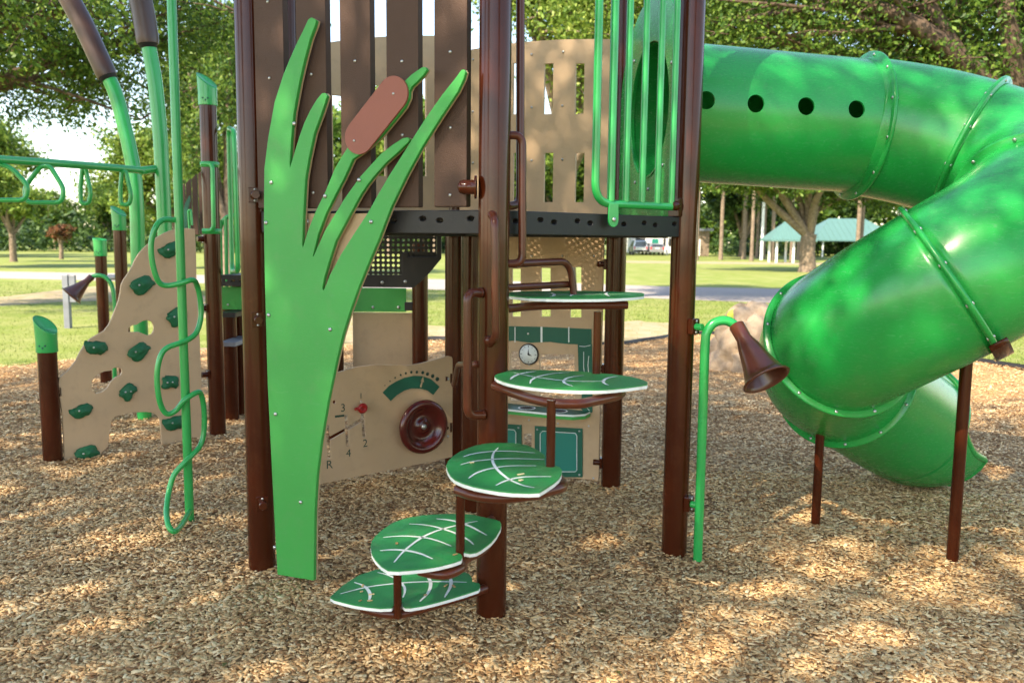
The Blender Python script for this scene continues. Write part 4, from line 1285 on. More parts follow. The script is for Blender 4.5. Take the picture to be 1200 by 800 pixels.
# ================================================================== SPIRAL VINE CLIMBER
vb = at(222.5, 612, z=0)
vine = thing('vine_climber', 'green vertical pole with a wavy spiral tube wound round it, left of the grass panel', 'climbing pole', (vb.x, vb.y, 0))
mb = MB(); mb.tube([(vb.x, vb.y, -0.1), (vb.x, vb.y, 3.9)], 0.025, 18)
build('pole', mb, 'tube_green', vine)
Yv = vb.y
vp = [(206, 258, 0), (192, 257.5, -0.05), (183, 265, -0.09), (177.5, 283, -0.10), (178, 304, -0.10), (183, 324, -0.09), (189, 333, -0.07), (199, 334.5, -0.05), (213, 331.5, -0.045), (226, 328, -0.02), (231, 335, 0.04), (234.5, 350, 0.06), (235.5, 370, 0.06), (231, 388, 0.04), (222, 397, 0.0), (210, 402, -0.045), (195, 408, -0.08), (187.5, 419, -0.10), (184, 440, -0.11), (186, 465, -0.11), (191, 480, -0.09), (197.5, 485, -0.07), (207, 480, -0.05), (216, 469, -0.045), (231, 459.5, 0.0), (236, 463, 0.04), (239, 480, 0.06), (239, 505, 0.06), (235, 521, 0.04), (228, 530, 0.0), (217, 541, -0.045), (204, 556, -0.08), (198, 575, -0.11), (195, 596, -0.2), (196, 610, -0.29), (199.5, 619.5, -0.33), (206, 622, -0.31), (214, 613, -0.18), (223, 597, 0.0)]
mb = MB(); mb.tube(smooth_path([at(x, y, y=Yv + d_) for x, y, d_ in vp], 4), 0.0155, 14)
build('spiral_tube', mb, 'tube_green', vine)
mb = MB(); mb.tube([at(204, 258, y=Yv), at(220, 259, y=Yv + 0.6)], 0.012, 10)
o = None

# ================================================================== OVERHEAD LADDER WITH CATTAILS
lad = thing('overhead_ladder', 'green overhead rail with hanging loop rungs and tall cattail posts at upper left', 'overhead ladder', at(160, 330, y=7.6) * Vector((1, 1, 0)) if False else Vector((at(160, 330, y=7.6).x, 7.6, 0)))
def cattail(bpx, Y, green, brown, rg, rb, z0=0):
    g = [at(x, y, y=Y) for x, y in green]
    b0_ = Vector((g[0].x, g[0].y, -0.1))
    mb = MB(); mb.tube(smooth_path([b0_, (b0_ + g[0]) / 2] + g, 6), rg, 24)
    build('cattail_stem', mb, 'tube_green', lad)
    P_ = [at(x, y, y=Y) for x, y in brown]
    pp_ = smooth_path(P_, 6); n_ = len(pp_)
    mb = MB(); mb.tube(pp_, [rb * (0.93 if i == 0 else 1.0) for i in range(n_)], 24)
    build('cattail_head', mb, 'cattail_dark', lad)
    mb = MB(); d_ = (P_[0] - P_[1]).normalized(); mb.lathe(P_[0] - d_ * 0.002, d_, [(rb * 0.9, 0), (rg * 1.15, 0.012), (rg * 1.1, 0.035), (0, 0.036)], 20)
    build('cattail_collar', mb, 'dark_hole', lad)
cattail(0, 7.7, [(162, 310), (160.5, 250), (158, 210), (153, 180), (145, 145), (136, 112), (126, 88)], [(126, 90), (113, 62), (98, 30), (82, 0), (64, -34), (44, -66)], 0.062, 0.088)
cattail(0, 7.4, [(194, 300), (192.5, 260), (190, 200), (187, 150), (182, 100), (177, 70), (173, 48)], [(173.5, 52), (169, 22), (163, -8), (154, -45), (142, -80)], 0.060, 0.092)
hold([(100, 189, 5.9), (101, 189, 5.9)], 0.001, 0.01, parent=lad, ends=False) if False else None
Yr = 6.4
mb = MB(); mb.tube([at(x, y, y=Y) for x, y, Y in [(-220, 170, 4.6), (0, 187, 5.9), (60, 191, 6.3), (120, 195.5, 6.8), (165, 199.5, 7.25), (188, 197, 7.4)]], 0.029, 16)
build('ladder_rail', mb, 'tube_green', lad)
mb = MB(); mb.tube([at(x, y, y=Y) for x, y, Y in [(165, 201, 7.25), (180, 199, 7.38), (190, 196, 7.4)]], 0.03, 16)
build('rail_collar', mb, 'tube_green', lad)
def loop(pts, Y):
    tube_px('loop_rung', [(x / 4, 200 + y / 4, Y) for x, y in pts], 0.0165, 'tube_green', lad, 0.09, True)
loop([(-140, -30), (40, -30), (132, 72), (120, 138), (-190, 138), (-210, 80)], 5.9)
loop([(190, -20), (235, -20), (300, 85), (290, 150), (120, 150), (116, 76)], 6.15)
loop([(385, -5), (402, -5), (426, 110), (415, 155), (380, 155), (376, 90)], 6.7)
loop([(572, 5), (590, 5), (616, 120), (606, 160), (566, 160), (564, 90)], 7.0)

# ================================================================== SMALL POST GROUP BEHIND THE CLIMBING WALL
g0 = at(133, 420, y=9.2)
pg = thing('post_pair', 'two short brown posts with green caps and a small brown horn, behind the climbing wall', 'play posts', (g0.x, g0.y, 0))
for x, Y, yt, yc, rs, hh in ((145.5, 8.9, 270, 248, 0.05, 0.19), (122.5, 9.6, 300, 281, 0.012, 0.18)):
    q = at(x + 1, 420, y=Y); zt = at(x, yt, y=Y).z
    post(Vector((q.x, q.y, 0)), zt + 0.01, 0.062, parent=pg)
    cap(Vector((q.x, q.y, 0)), zt, 0.062, R(165), pg, hh, rs)
a_ = at(128, 325, y=9.5); b_ = at(143, 325, y=8.9)
mb = MB(); mb.tube([a_, b_], 0.03, 14); build('cross_bar', mb, 'galv', pg)
Ys = 9.0
horn_pipe(smooth_path([Vector((at(133, 420, y=Ys).x, Ys, 0)), at(134, 400, y=Ys), at(135, 365, y=Ys), at(132, 338, y=Ys), at(125, 326, y=Ys), at(115, 322.5, y=Ys), at(106, 325, y=Ys)], 5), 0.022, at(108, 324, y=Ys), at(83, 347, y=Ys - 0.12), 0.032, 0.105, pg)
# short grey steel post beyond the chips
q = at(80.5, 383, z=0)
sp = thing('steel_post', 'short square grey steel post standing alone on the grass at left', 'post', (q.x, q.y, 0))
zt = at(80, 322, y=q.y).z
mb = MB(); mb.aabb((q.x - 0.085, q.y, -0.1), (q.x + 0.02, q.y + 0.1, zt)); build('post_body', mb, 'galv', sp, bevel=0.006)
mb = MB(); mb.aabb((q.x + 0.022, q.y + 0.02, 0.45), (q.x + 0.14, q.y + 0.08, zt - 0.01)); build('side_plate', mb, 'galv', sp, bevel=0.006)
# dark object lying on the ground at far left
q = at(3, 346, z=0)
mb = MB()
for k in range(40):
    pass

# ================================================================== BOULDER
q = at(872, 437, z=0)
bo = thing('climbing_boulder', 'tan moulded climbing boulder half hidden behind the brown horn', 'boulder', (q.x + 0.3, q.y + 0.5, 0))
bm = bmesh.new(); bmesh.ops.create_icosphere(bm, subdivisions=5, radius=1)
for v in bm.verts:
    d = v.co.normalized()
    n1 = noise.noise(d * 1.3 + Vector((4, 2, 0))); n2 = noise.noise(d * 4.2 + Vector((1, 7, 3)))
    q1 = d * 2.1 + Vector((0.3, 0.7, 0.2)) + Vector((n2, n1, n2)) * 0.25
    vd, _p = noise.voronoi(q1)
    e_ = min(1.0, (vd[1] - vd[0]) / 0.24)
    k = 1 + 0.14 * n1 + 0.05 * n2 + 0.012 * noise.noise(d * 14) - 0.24 * (1 - e_ ** 0.5) + 0.05 * (0.5 - vd[0])
    v.co = Vector((d.x * 0.75 * k, d.y * 0.55 * k, d.z * 0.88 * k))
    if v.co.z < -0.08: v.co.z = -0.08
me = bpy.data.meshes.new('boulder_body'); bm.to_mesh(me); bm.free()
me.polygons.foreach_set('use_smooth', [True] * len(me.polygons)); me.materials.append(M['rock'])
link('boulder_body', me, bo, (q.x + 0.3, q.y + 0.5, 0))
tp_ = at(866, 372, y=q.y + 0.35)
o = link('handhold', hm[1], bo, tp_, (R(60), 0, 0)); o.scale = (1.8, 1.8, 1.8)
o.data = hm[1].copy(); o.data.materials.clear(); o.data.materials.append(M['yellow'])
# ================================================================== GROUND
def sheet(name, pts, m, z, kind='structure', sub=None):
    mb = MB(); mb.plate([Vector((p[0], p[1], z)) for p in pts], [], (0, 0, -0.003))
    o = build(name, mb, m, None, (0, 0, 0)); o['kind'] = kind
    return o
mb = MB(); mb.add([(-1500, -300, -0.044), (1500, -300, -0.044), (1500, 2500, -0.044), (-1500, 2500, -0.044)], [(0, 1, 2, 3)])
struct('lawn', mb, 'grass')
def gp_(L_): return [tuple(at(x, y, z=0))[:2] for x, y in L_]
rt = smooth_path([(p[0], p[1], 0) for p in gp_([(-500, 309), (0, 317), (510, 326), (740, 333), (830, 335.5), (1300, 344)])], 8)
rb = smooth_path([(p[0], p[1], 0) for p in gp_([(-500, 317.5), (0, 325), (510, 338), (740, 347), (830, 350.5), (1300, 368)])], 8)
sheet('road', [(p.x, p.y) for p in rt] + [(p.x, p.y) for p in rb[::-1]], 'road', -0.036)
rt = gp_([(600, 303.5), (830, 306), (1300, 311)]); rb = gp_([(1300, 314), (830, 308.5), (600, 306)])
sheet('path', rt + rb, 'dirt', -0.036)
# bare dirt between lawn and chips
rn = random.Random(3)
def wob(pts, amp, n=10):
    P_ = smooth_path([(p[0], p[1], 0) for p in pts], n)
    return [(p.x + rn.uniform(-amp, amp), p.y + rn.uniform(-amp, amp) * 1.5) for p in P_]
da = wob(gp_([(-700, 470), (-300, 365), (0, 346), (130, 334), (300, 352), (510, 380), (700, 374), (800, 378), (840, 390), (1000, 402), (1210, 428), (1600, 500)]), 0.12)
sheet('bare_dirt', da + [(9, 2), (-9, 2)], 'dirt', -0.032)
ga = wob(gp_([(-500, 430), (-200, 372), (0, 357), (120, 352), (250, 372), (300, 396), (200, 408), (60, 421), (0, 428), (-300, 470)]), 0.08)
sheet('grass_patch', ga, 'grass', -0.028)
BED = gp_([(-600, 560), (-200, 450), (0, 428), (100, 419), (240, 408), (400, 402), (510, 398), (700, 404), (760, 399), (830, 392), (1000, 402), (1205, 433), (1500, 500)])
BEDP = [(p.x, p.y) for p in smooth_path([(p[0], p[1], 0) for p in BED], 6)] + [(9, -3), (-9, -3)]
def hgt(x, y):
    return 0.012 * np.sin(x * 2.3 + 1.1 * np.sin(y * 1.3)) * np.sin(y * 2.9 + 0.7 * np.sin(x * 1.9)) + 0.006 * np.sin(x * 6.1 + y * 3.3) * np.sin(y * 7.7 - x * 2.1)
POSTS = [(p.x, p.y) for p in HEX] + [(Dp.x, Dp.y), (Hp.x, Hp.y)]
_h0 = hgt
def hgt(x, y):
    z = _h0(x, y)
    for i, (a_, b_) in enumerate(POSTS):
        r2 = (x - a_) ** 2 + (y - b_) ** 2
        z = z + (0.010 if i % 2 else 0.005) * np.exp(-r2 / 0.03) * (1 + 0.4 * np.sin(5 * np.arctan2(y - b_, x - a_) + i))
    # scuffed hollow at the foot of the steps
    z = z + 0.0 - 0.010 * np.exp(-((x + 0.55) ** 2 / 0.12 + (y - 3.0) ** 2 / 0.05)) - 0.014 * np.exp(-((x - 2.9) ** 2 / 0.2 + (y - 5.5) ** 2 / 0.1))
    return z
def inside_poly(x, y, P):
    P = np.array(P); r = np.zeros(len(x), bool); j = len(P) - 1
    for i in range(len(P)):
        xi, yi = P[i]; xj, yj = P[j]
        c = ((yi > y) != (yj > y)) & (x < (xj - xi) * (y - yi) / (yj - yi + 1e-12) + xi)
        r ^= c; j = i
    return r
# bed sheet as a grid
gx = np.arange(-9, 9.01, 0.12); gy = np.arange(-3, 16.5, 0.12)
X, Y = np.meshgrid(gx, gy); ins = inside_poly(X.ravel(), Y.ravel(), BEDP).reshape(X.shape)
Z = hgt(X, Y) - 0.004
vs = np.stack([X, Y, Z], -1).reshape(-1, 3); nx = len(gx)
fs = []
for j in range(len(gy) - 1):
    for i in range(nx - 1):
        if ins[j, i] and ins[j + 1, i + 1] and ins[j, i + 1] and ins[j + 1, i]:
            k = j * nx + i; fs.append((k, k + 1, k + nx + 1, k + nx))
mb = MB(); mb.v = [tuple(r) for r in vs]; mb.f = [list(f) for f in fs]; mb.m = [0] * len(fs); mb.sm = [True] * len(fs)
struct('wood_chip_bed', mb, 'mulch')
# rubber edging strip
ed = smooth_path([(p[0], p[1], 0) for p in gp_([(470, 399), (520, 397.5), (700, 404), (760, 398.5), (830, 391), (1000, 401), (1205, 432)])], 8)
mb = MB(); mb.tube([p + UP * 0.0 for p in ed], 0.05, 6)
o = build('edging_strip', mb, 'black', None); tag(o, 'low black edging strip curving along the rim of the wood chips', 'edging')

def np_mesh(name, verts, nper, faces_local, mats, origin=(0, 0, 0), parent=None, smooth=False):
    """verts (N*nper,3); every piece has the same faces"""
    N = len(verts) // nper
    fl = [np.array(f) for f in faces_local]
    me = bpy.data.meshes.new(name)
    me.vertices.add(len(verts)); me.vertices.foreach_set('co', np.ascontiguousarray(verts - np.array(origin), dtype=np.float32).ravel())
    base_ = np.arange(N)[:, None] * nper
    loops = np.concatenate([f for f in fl]); tot = len(loops)
    allv = (base_ + loops[None, :]).ravel()
    me.loops.add(len(allv)); me.loops.foreach_set('vertex_index', allv.astype(np.int32))
    lens = np.array([len(f) for f in fl]); st = np.concatenate([[0], np.cumsum(lens)[:-1]])
    starts = (np.arange(N)[:, None] * tot + st[None, :]).ravel()
    me.polygons.add(N * len(fl)); me.polygons.foreach_set('loop_start', starts.astype(np.int32))
    me.update(calc_edges=True)
    me.validate()
    for m in (mats if isinstance(mats, list) else [mats]): me.materials.append(M[m])
    return link(name, me, parent, origin)
rg = np.random.default_rng(7)
def scatter(y0, y1, dens, kx=0.63, ax=0.7):
    wmax = kx * y1 + ax; n = int(dens * (y1 - y0) * 2 * wmax)
    y = rg.uniform(y0, y1, n); x = rg.uniform(-wmax, wmax, n)
    k = np.abs(x) < kx * y + ax
    x, y = x[k], y[k]
    k = inside_poly(x, y, BEDP)
    return x[k], y[k]
def chips(x, y, thick, name):
    n = len(x)
    L_ = 0.006 + 0.016 * rg.random(n) ** 2.0 + np.where(rg.random(n) < 0.05, 0.014, 0); W = 0.0025 + 0.0085 * rg.random(n) ** 1.5; T = rg.uniform(0.0008, 0.0025, n)
    ya = rg.uniform(0, 2 * np.pi, n); ti = rg.normal(0, 0.20, n); ro = rg.normal(0, 0.26, n)
    z = hgt(x, y) + rg.uniform(-0.002, 0.012, n)
    c, s = np.cos(ya), np.sin(ya)
    u = np.stack([c * np.cos(ti), s * np.cos(ti), np.sin(ti)], -1)
    v0 = np.stack([-s, c, np.zeros(n)], -1); w0 = np.cross(u, v0)
    v = v0 * np.cos(ro)[:, None] + w0 * np.sin(ro)[:, None]; w_ = np.cross(u, v)
    P = np.stack([x, y, z], -1)
    sh = rg.uniform(0.45, 1.0, n); sh2 = rg.uniform(-0.5, 0.5, n)
    U = u * L_[:, None]; V = v * W[:, None]; T_ = w_ * T[:, None]
    top = [P - U - V * sh[:, None] + T_, P + U - V * (1 - sh2 * 0.5)[:, None] * 0.8 + T_, P + U * (1 + 0.2 * sh2)[:, None] + V * sh[:, None] + T_, P - U * (1 - 0.2 * sh2)[:, None] + V + T_]
    if thick:
        low = [t - T_ * 2 for t in top]
        verts = np.stack(top + low, 1).reshape(-1, 3)
        o = np_mesh(name, verts, 8, [(0, 1, 2, 3), (0, 4, 5, 1), (1, 5, 6, 2), (2, 6, 7, 3), (3, 7, 4, 0)], 'chips')
    else:
        verts = np.stack(top, 1).reshape(-1, 3)
        o = np_mesh(name, verts, 4, [(0, 1, 2, 3)], 'chips')
    o['kind'] = 'stuff'; o['label'] = 'loose pale brown wood chips covering the play area'
    o['category'] = 'wood chips'
    return o
xa, ya_ = scatter(2.2, 4.0, 8200); xb, yb_ = scatter(4.0, 6.0, 5200)
chips(np.concatenate([xa, xb]), np.concatenate([ya_, yb_]), True, 'wood_chips')
xa, ya_ = scatter(6.0, 9.0, 4200); xb, yb_ = scatter(9.0, 15.5, 1300)
chips(np.concatenate([xa, xb]), np.concatenate([ya_, yb_]), False, 'wood_chips').data.name = 'wood_chips_far'
bpy.data.objects['wood_chips.001']['label'] = 'loose pale brown wood chips at the back of the play area'
# fallen leaves and twigs on the chips
M['dead_leaves'] = island_mat('dead_leaves', [(0.16, 0.07, 0.025), (0.25, 0.13, 0.04), (0.10, 0.05, 0.02), (0.20, 0.19, 0.05)], 0.6, 0.1)
fx, fy = scatter(2.3, 10, 5)
n = len(fx); ya = rg.uniform(0, 6.28, n); l_ = rg.uniform(0.014, 0.03, n); tz = rg.normal(0, 0.3, n); fz = hgt(fx, fy) + 0.017
U_ = np.stack([np.cos(ya), np.sin(ya), tz], -1) * l_[:, None]; V_ = np.stack([-np.sin(ya), np.cos(ya), rg.normal(0, .3, n)], -1) * l_[:, None] * 0.4
P_ = np.stack([fx, fy, fz], -1); up_ = np.array([0, 0, 1.0]) * (l_ * 0.35)[:, None]
o = np_mesh('fallen_leaves', np.stack([P_ - U_, P_ - V_ + up_, P_ + U_, P_ + V_ + up_, P_], 1).reshape(-1, 3), 5, [(0, 1, 4), (1, 2, 4), (2, 3, 4), (3, 0, 4)], 'dead_leaves')
tag(o, 'small fallen oak leaves scattered over the wood chips', 'fallen leaves', kind='stuff')
# a few chips kicked up on to the lowest leaf steps
n = 13
rl = random.Random(8)
mb = MB()
for k in range(n):
    zi, bx, by, ex, ey = rl.choice([(0.20, 520, 690, 36, 12), (0.20, 430, 695, 25, 10), (0.51, 500, 635, 50, 18), (0.82, 590, 550, 45, 16)])
    c = at(bx + rl.uniform(-ex, ex), by + rl.uniform(-ey, ey), z=zi + 0.004)
    a_ = rl.uniform(0, PI); l_ = rl.uniform(0.006, 0.014); w_ = rl.uniform(0.002, 0.005)
    mb.box(c, Vector((math.cos(a_), math.sin(a_), rl.uniform(-.1, .1))) * l_, Vector((-math.sin(a_), math.cos(a_), 0)) * w_, UP * 0.0015)
o = build('wood_chips', mb, 'chips'); tag(o, 'loose wood chips lying on the lowest leaf steps', 'wood chips', kind='stuff')
# grass blades near the edge of the bed
n = 120000
yy = 9.5 + 22 * rg.random(n) ** 1.6; xx = rg.uniform(-1, 1, n) * (0.66 * yy + 1)
DP = da + [(9, 2), (-9, 2)]
k = ~inside_poly(xx, yy, BEDP) & (~inside_poly(xx, yy, DP) | inside_poly(xx, yy, ga) | (rg.random(n) < 0.07))
xx, yy = xx[k], yy[k]; n = len(xx)
RD = [(p.x, p.y) for p in smooth_path([(q[0], q[1], 0) for q in gp_([(-500, 309), (0, 317), (510, 326), (740, 333), (830, 335.5), (1300, 344)])], 4)] + [(p.x, p.y) for p in smooth_path([(q[0], q[1], 0) for q in gp_([(-500, 317.5), (0, 325), (510, 338), (740, 347), (830, 350.5), (1300, 368)])], 4)][::-1]
k = ~inside_poly(xx, yy, RD); xx, yy = xx[k], yy[k]; n = len(xx)
hh = rg.uniform(0.02, 0.055, n); an = rg.uniform(0, PI, n); wd = rg.uniform(0.004, 0.010, n)
lx, ly = rg.normal(0, 0.03, n), rg.normal(0, 0.03, n)
b0_ = np.stack([xx - np.cos(an) * wd, yy - np.sin(an) * wd, np.full(n, -0.044)], -1)
b1_ = np.stack([xx + np.cos(an) * wd, yy + np.sin(an) * wd, np.full(n, -0.044)], -1)
b2_ = np.stack([xx + lx, yy + ly, -0.044 + hh], -1)
o = np_mesh('grass', np.stack([b0_, b1_, b2_], 1).reshape(-1, 3), 3, [(0, 1, 2)], 'blades')
tag(o, 'short mown grass around the wood chip bed', 'grass', kind='stuff')

# ================================================================== TREES
def leaf_verts(centers, n, sig, size, rs, flat=0.5):
    idx = rs.integers(0, len(centers), n)
    c = centers[idx] + rs.normal(0, 1, (n, 3)) * sig
    nr = rs.normal(0, 1, (n, 3)); nr[:, 2] += flat; nr /= np.linalg.norm(nr, axis=1)[:, None]
    a_ = np.cross(nr, rs.normal(0, 1, (n, 3))); a_ /= np.linalg.norm(a_, axis=1)[:, None]
    b_ = np.cross(nr, a_)
    s = size * rs.uniform(0.6, 1.4, n)[:, None]
    return np.stack([c - a_ * s, c + b_ * s * 0.5, c + a_ * s, c - b_ * s * 0.5], 1).reshape(-1, 3)
def make_tree(name, label, loc, trunk_h, cen, rad, tr, n_leaf, leaf, seed, leaves='leaves', bark='bark', n1=7, n2=5, n3=4, lean=(0, 0), group=None, sig=0.09, low=-0.75, cat='tree', holes=0.0):
    """cen = crown centre relative to loc, rad = crown half axes"""
    rs = np.random.default_rng(seed); rr = random.Random(seed)
    loc = Vector(loc); root = thing(name, label, cat, loc, group)
    cen = Vector(cen); rad = Vector(rad)
    fork = loc + Vector((lean[0], lean[1], trunk_h))
    mb = MB()
    tp = smooth_path([loc - UP * 0.2, loc + UP * 0.15 * trunk_h + Vector((lean[0] * 0.1, lean[1] * 0.1, 0)), loc + (fork - loc) * 0.6 + Vector((rr.uniform(-.1, .1) * tr * 3, 0, 0)), fork], 4)
    ml = len(tp)
    mb.tube(tp, [tr * (1.35 if i == 0 else 1.0 + 0.25 * max(0, 1 - i / 4) - 0.15 * i / ml) for i in range(ml)], 14)
    tips = []
    def limb(a_, b_, r0, r1, bend, seg):
        mid = (a_ + b_) / 2 + Vector((rr.uniform(-1, 1), rr.uniform(-1, 1), rr.uniform(-0.3, 1))) * bend
        P_ = smooth_path([a_, mid, b_], 4); m_ = len(P_)
        mb.tube(P_, [r0 + (r1 - r0) * i / (m_ - 1) for i in range(m_)], seg)
        return P_
    for i in range(n1):
        az = 2 * PI * (i + rr.uniform(-0.3, 0.3)) / n1
        el = rr.uniform(-0.25, 0.9) if i % 3 else rr.uniform(0.7, 1.3)
        d = Vector((math.cos(az) * math.cos(el), math.sin(az) * math.cos(el), math.sin(el)))
        e = loc + cen + Vector((d.x * rad.x, d.y * rad.y, d.z * rad.z)) * 0.55
        P_ = limb(fork - UP * rr.uniform(0, 0.12) * trunk_h, e, tr * 0.55, tr * 0.2, rad.x * 0.10, 8)
        for j in range(n2):
            s_ = P_[rr.randrange(len(P_) // 2, len(P_))]
            v = Vector((rr.gauss(0, 1), rr.gauss(0, 1), rr.gauss(0.1, 0.8))).normalized()
            v = (v + d * 0.9).normalized()
            q = loc + cen + Vector((v.x * rad.x, v.y * rad.y, max(v.z, low) * rad.z)) * rr.uniform(0.55, 0.9)
            P2 = limb(s_, q, tr * 0.17, tr * 0.05, rad.x * 0.06, 5)
            tips.append(q); tips.append(P2[len(P2) // 2])
            for k_ in range(n3):
                s2 = P2[rr.randrange(len(P2) // 3, len(P2))]
                v2 = Vector((rr.gauss(0, 1), rr.gauss(0, 1), rr.gauss(0, 0.7))).normalized()
                q2 = s2 + Vector((v2.x * rad.x, v2.y * rad.y, v2.z * rad.z)) * rr.uniform(0.12, 0.3)
                if holes and rr.random() < holes: continue
                if tr > 0.12: mb.tube([s2, (s2 + q2) / 2 + UP * 0.02 * rad.z, q2], [tr * 0.05, tr * 0.035, tr * 0.02], 4, caps=False)
                tips.append(q2); tips.append((s2 + q2) / 2)
    build('trunk', mb, bark, root)
    cs = np.array([tuple(t) for t in tips])
    sg = np.array([rad.x, rad.y, rad.z]) * sig
    lv = leaf_verts(cs, n_leaf, sg, leaf, rs)
    np_mesh('crown', lv, 4, [(0, 1, 2, 3)], leaves, tuple(loc), root)
    return root
def dup(root, loc, rot, scale, label=None, group=None):
    r = root.copy(); C.objects.link(r); r.location = loc; r.rotation_euler = (0, 0, rot); r.scale = scale
    if label: r['label'] = label
    if group: r['group'] = group
    for ch in list(root.children):
        c = ch.copy(); C.objects.link(c); c.parent = r
    return r
# oaks beside and behind the photographer: they throw the dappled shade
make_tree('oak_tree', 'spreading live oak standing to the left behind the camera, shading the playground', (-10.5, -6.5, 0), 3.4, (2.2, 3.8, 9.4), (8.6, 7.0, 3.0), 0.45, 62000, 0.055, 11, n1=9, n2=7, n3=5, sig=0.055)
make_tree('oak_tree', 'second live oak standing to the right behind the camera', (6.5, -7.5, 0), 3.6, (-5.0, 3.8, 9.8), (8.0, 6.6, 3.0), 0.42, 50000, 0.055, 12, n1=9, n2=7, n3=4, sig=0.058)
make_tree('oak_tree', 'third live oak at the left of the camera, its crown reaching over the playground', (-13.5, 1.0, 0), 4.0, (5.8, 1.5, 9.4), (7.0, 5.6, 2.6), 0.40, 27000, 0.055, 13, n1=8, n2=6, n3=4, sig=0.055)
# big oak at upper left
make_tree('oak_tree', 'large spreading oak filling the upper left of the view', (-14.5, 18.5, 0), 3.4, (2.6, 0.5, 6.3), (7.0, 6.0, 4.2), 0.42, 90000, 0.055, 21, bark='bark_dark', n1=9, n2=8, n3=6, sig=0.045, low=-0.6, holes=0.2)
# oak above the tan walls
make_tree('oak_tree', 'leafy oak rising behind the tan walls in the middle', (1.5, 24, 0), 3.8, (0.6, 0, 7.4), (5.2, 4.5, 3.2), 0.30, 60000, 0.06, 31, 'leaves_light', n1=8, n2=6, n3=4, sig=0.07)
# big dark-limbed oak upper right
make_tree('oak_tree', 'big oak with thick dark limbs above the tube slide', (11.4, 19.5, 0), 4.6, (-2.0, 3.0, 6.9), (9.2, 6.0, 4.6), 0.48, 150000, 0.055, 43, bark='bark_dark', n1=11, n2=8, n3=6, sig=0.06, low=-0.75, lean=(-0.1, 0))
# oak with forked pale trunk on the lawn at right
tx = at(946, 318, z=0)
make_tree('oak_tree', 'oak with a forked pale trunk on the lawn left of the teal-roofed shelter', (tx.x, tx.y, 0), 2.2, (-1.0, 0, 5.6), (8.5, 6.5, 3.4), 0.50, 60000, 0.11, 51, bark='bark', n1=8, n2=7, n3=5, sig=0.06, low=-0.35)
# small trees at left
tx = at(16, 306, z=0); h_ = tx.y / FPX
make_tree('small_tree', 'small light green tree on the lawn at the far left edge', (tx.x, tx.y, 0), 32 * h_, (0, 0, 62 * h_), (48 * h_, 40 * h_, 30 * h_), 4 * h_, 9000, 0.13, 61, 'leaves_light', n1=6, n2=4, n3=3, sig=0.13, low=-0.5)
tx = at(72, 303, z=0); h_ = tx.y / FPX
make_tree('small_tree', 'small rusty red tree on the lawn at left', (tx.x, tx.y, 0), 16 * h_, (0, 0, 28 * h_), (17 * h_, 14 * h_, 12 * h_), 2.5 * h_, 2500, 0.14, 62, 'leaves_red', n1=5, n2=4, n3=3, sig=0.13)
sunny = make_tree('broadleaf_tree', 'sunlit yellow-green tree behind the cattail posts', (-18.0, 46, 0), 2.2, (0, 0, 4.7), (4.4, 4.2, 3.5), 0.3, 40000, 0.11, 71, 'leaves_light', n1=7, n2=6, n3=4, sig=0.09)
make_tree('broadleaf_tree', 'dark green tree right of the cattail posts', (-12.6, 38, 0), 2.5, (0, 0, 7.0), (3.6, 4, 5.0), 0.3, 34000, 0.10, 72, 'leaves', n1=7, n2=6, n3=4, sig=0.09)
dup(sunny, (-28.5, 45, 0), 2.1, (1.0, 1.0, 1.05), 'sunlit yellow-green tree at the far left edge, under the big oak')
# far tree line
protoA = make_tree('far_tree', 'broad green tree in the far tree line beyond the lawn', (-2, 112, 0), 3.5, (0, 0, 9.5), (7.5, 6, 7.0), 0.4, 9000, 0.34, 81, 'leaves', n1=6, n2=5, n3=3, sig=0.10, group='broad trees of the far tree line')
protoB = make_tree('far_tree', 'dark dense tree in the far tree line beyond the lawn', (8, 118, 0), 2.0, (0, 0, 7.0), (6.5, 5, 6.8), 0.4, 9000, 0.34, 82, 'leaves_dark', n1=6, n2=5, n3=3, sig=0.11, group='dark trees of the far tree line', low=-0.95)
protoC = make_tree('slender_tree', 'tall slender tree with a bare pale trunk in the far tree line', (17.5, 82, 0), 8.0, (0, 0, 12.5), (4.2, 4, 5.2), 0.20, 6000, 0.30, 83, 'leaves_light', n1=5, n2=4, n3=3, sig=0.13, group='slender pale trunks of the far tree line')
rr = random.Random(99)
for i in range(30):
    x = -104 + i * 6.6 + rr.uniform(-2, 2); y = 106 + rr.uniform(-7, 10)
    if 14 < x < 25 or 33 < x < 56: y = 140
    s = rr.uniform(0.8, 1.25) * (0.6 if x < -18 else 1.0)
    dup(protoA if i % 2 else protoB, (x, y, 0), rr.uniform(0, 6.28), (s, s, s * rr.uniform(0.8, 1.05)))
for i in range(9):
    x = -45 - i * 5.5 + rr.uniform(-2, 2); y = 70 + rr.uniform(-5, 6)
    s = rr.uniform(0.5, 0.75); dup(protoB, (x * 0.9, y, 0), rr.uniform(0, 6.28), (s, s, s * 0.9))
for x, y in ((20.3, 84), (22.2, 80), (23.6, 88), (25.0, 83), (26.2, 90), (28.5, 86), (31, 92), (34, 85), (38, 94), (18.9, 95), (27.5, 97), (-8, 88), (-3, 93), (-13, 90)):
    s = rr.uniform(0.85, 1.15); dup(protoC, (x, y, 0), rr.uniform(0, 6.28), (s, s, s))

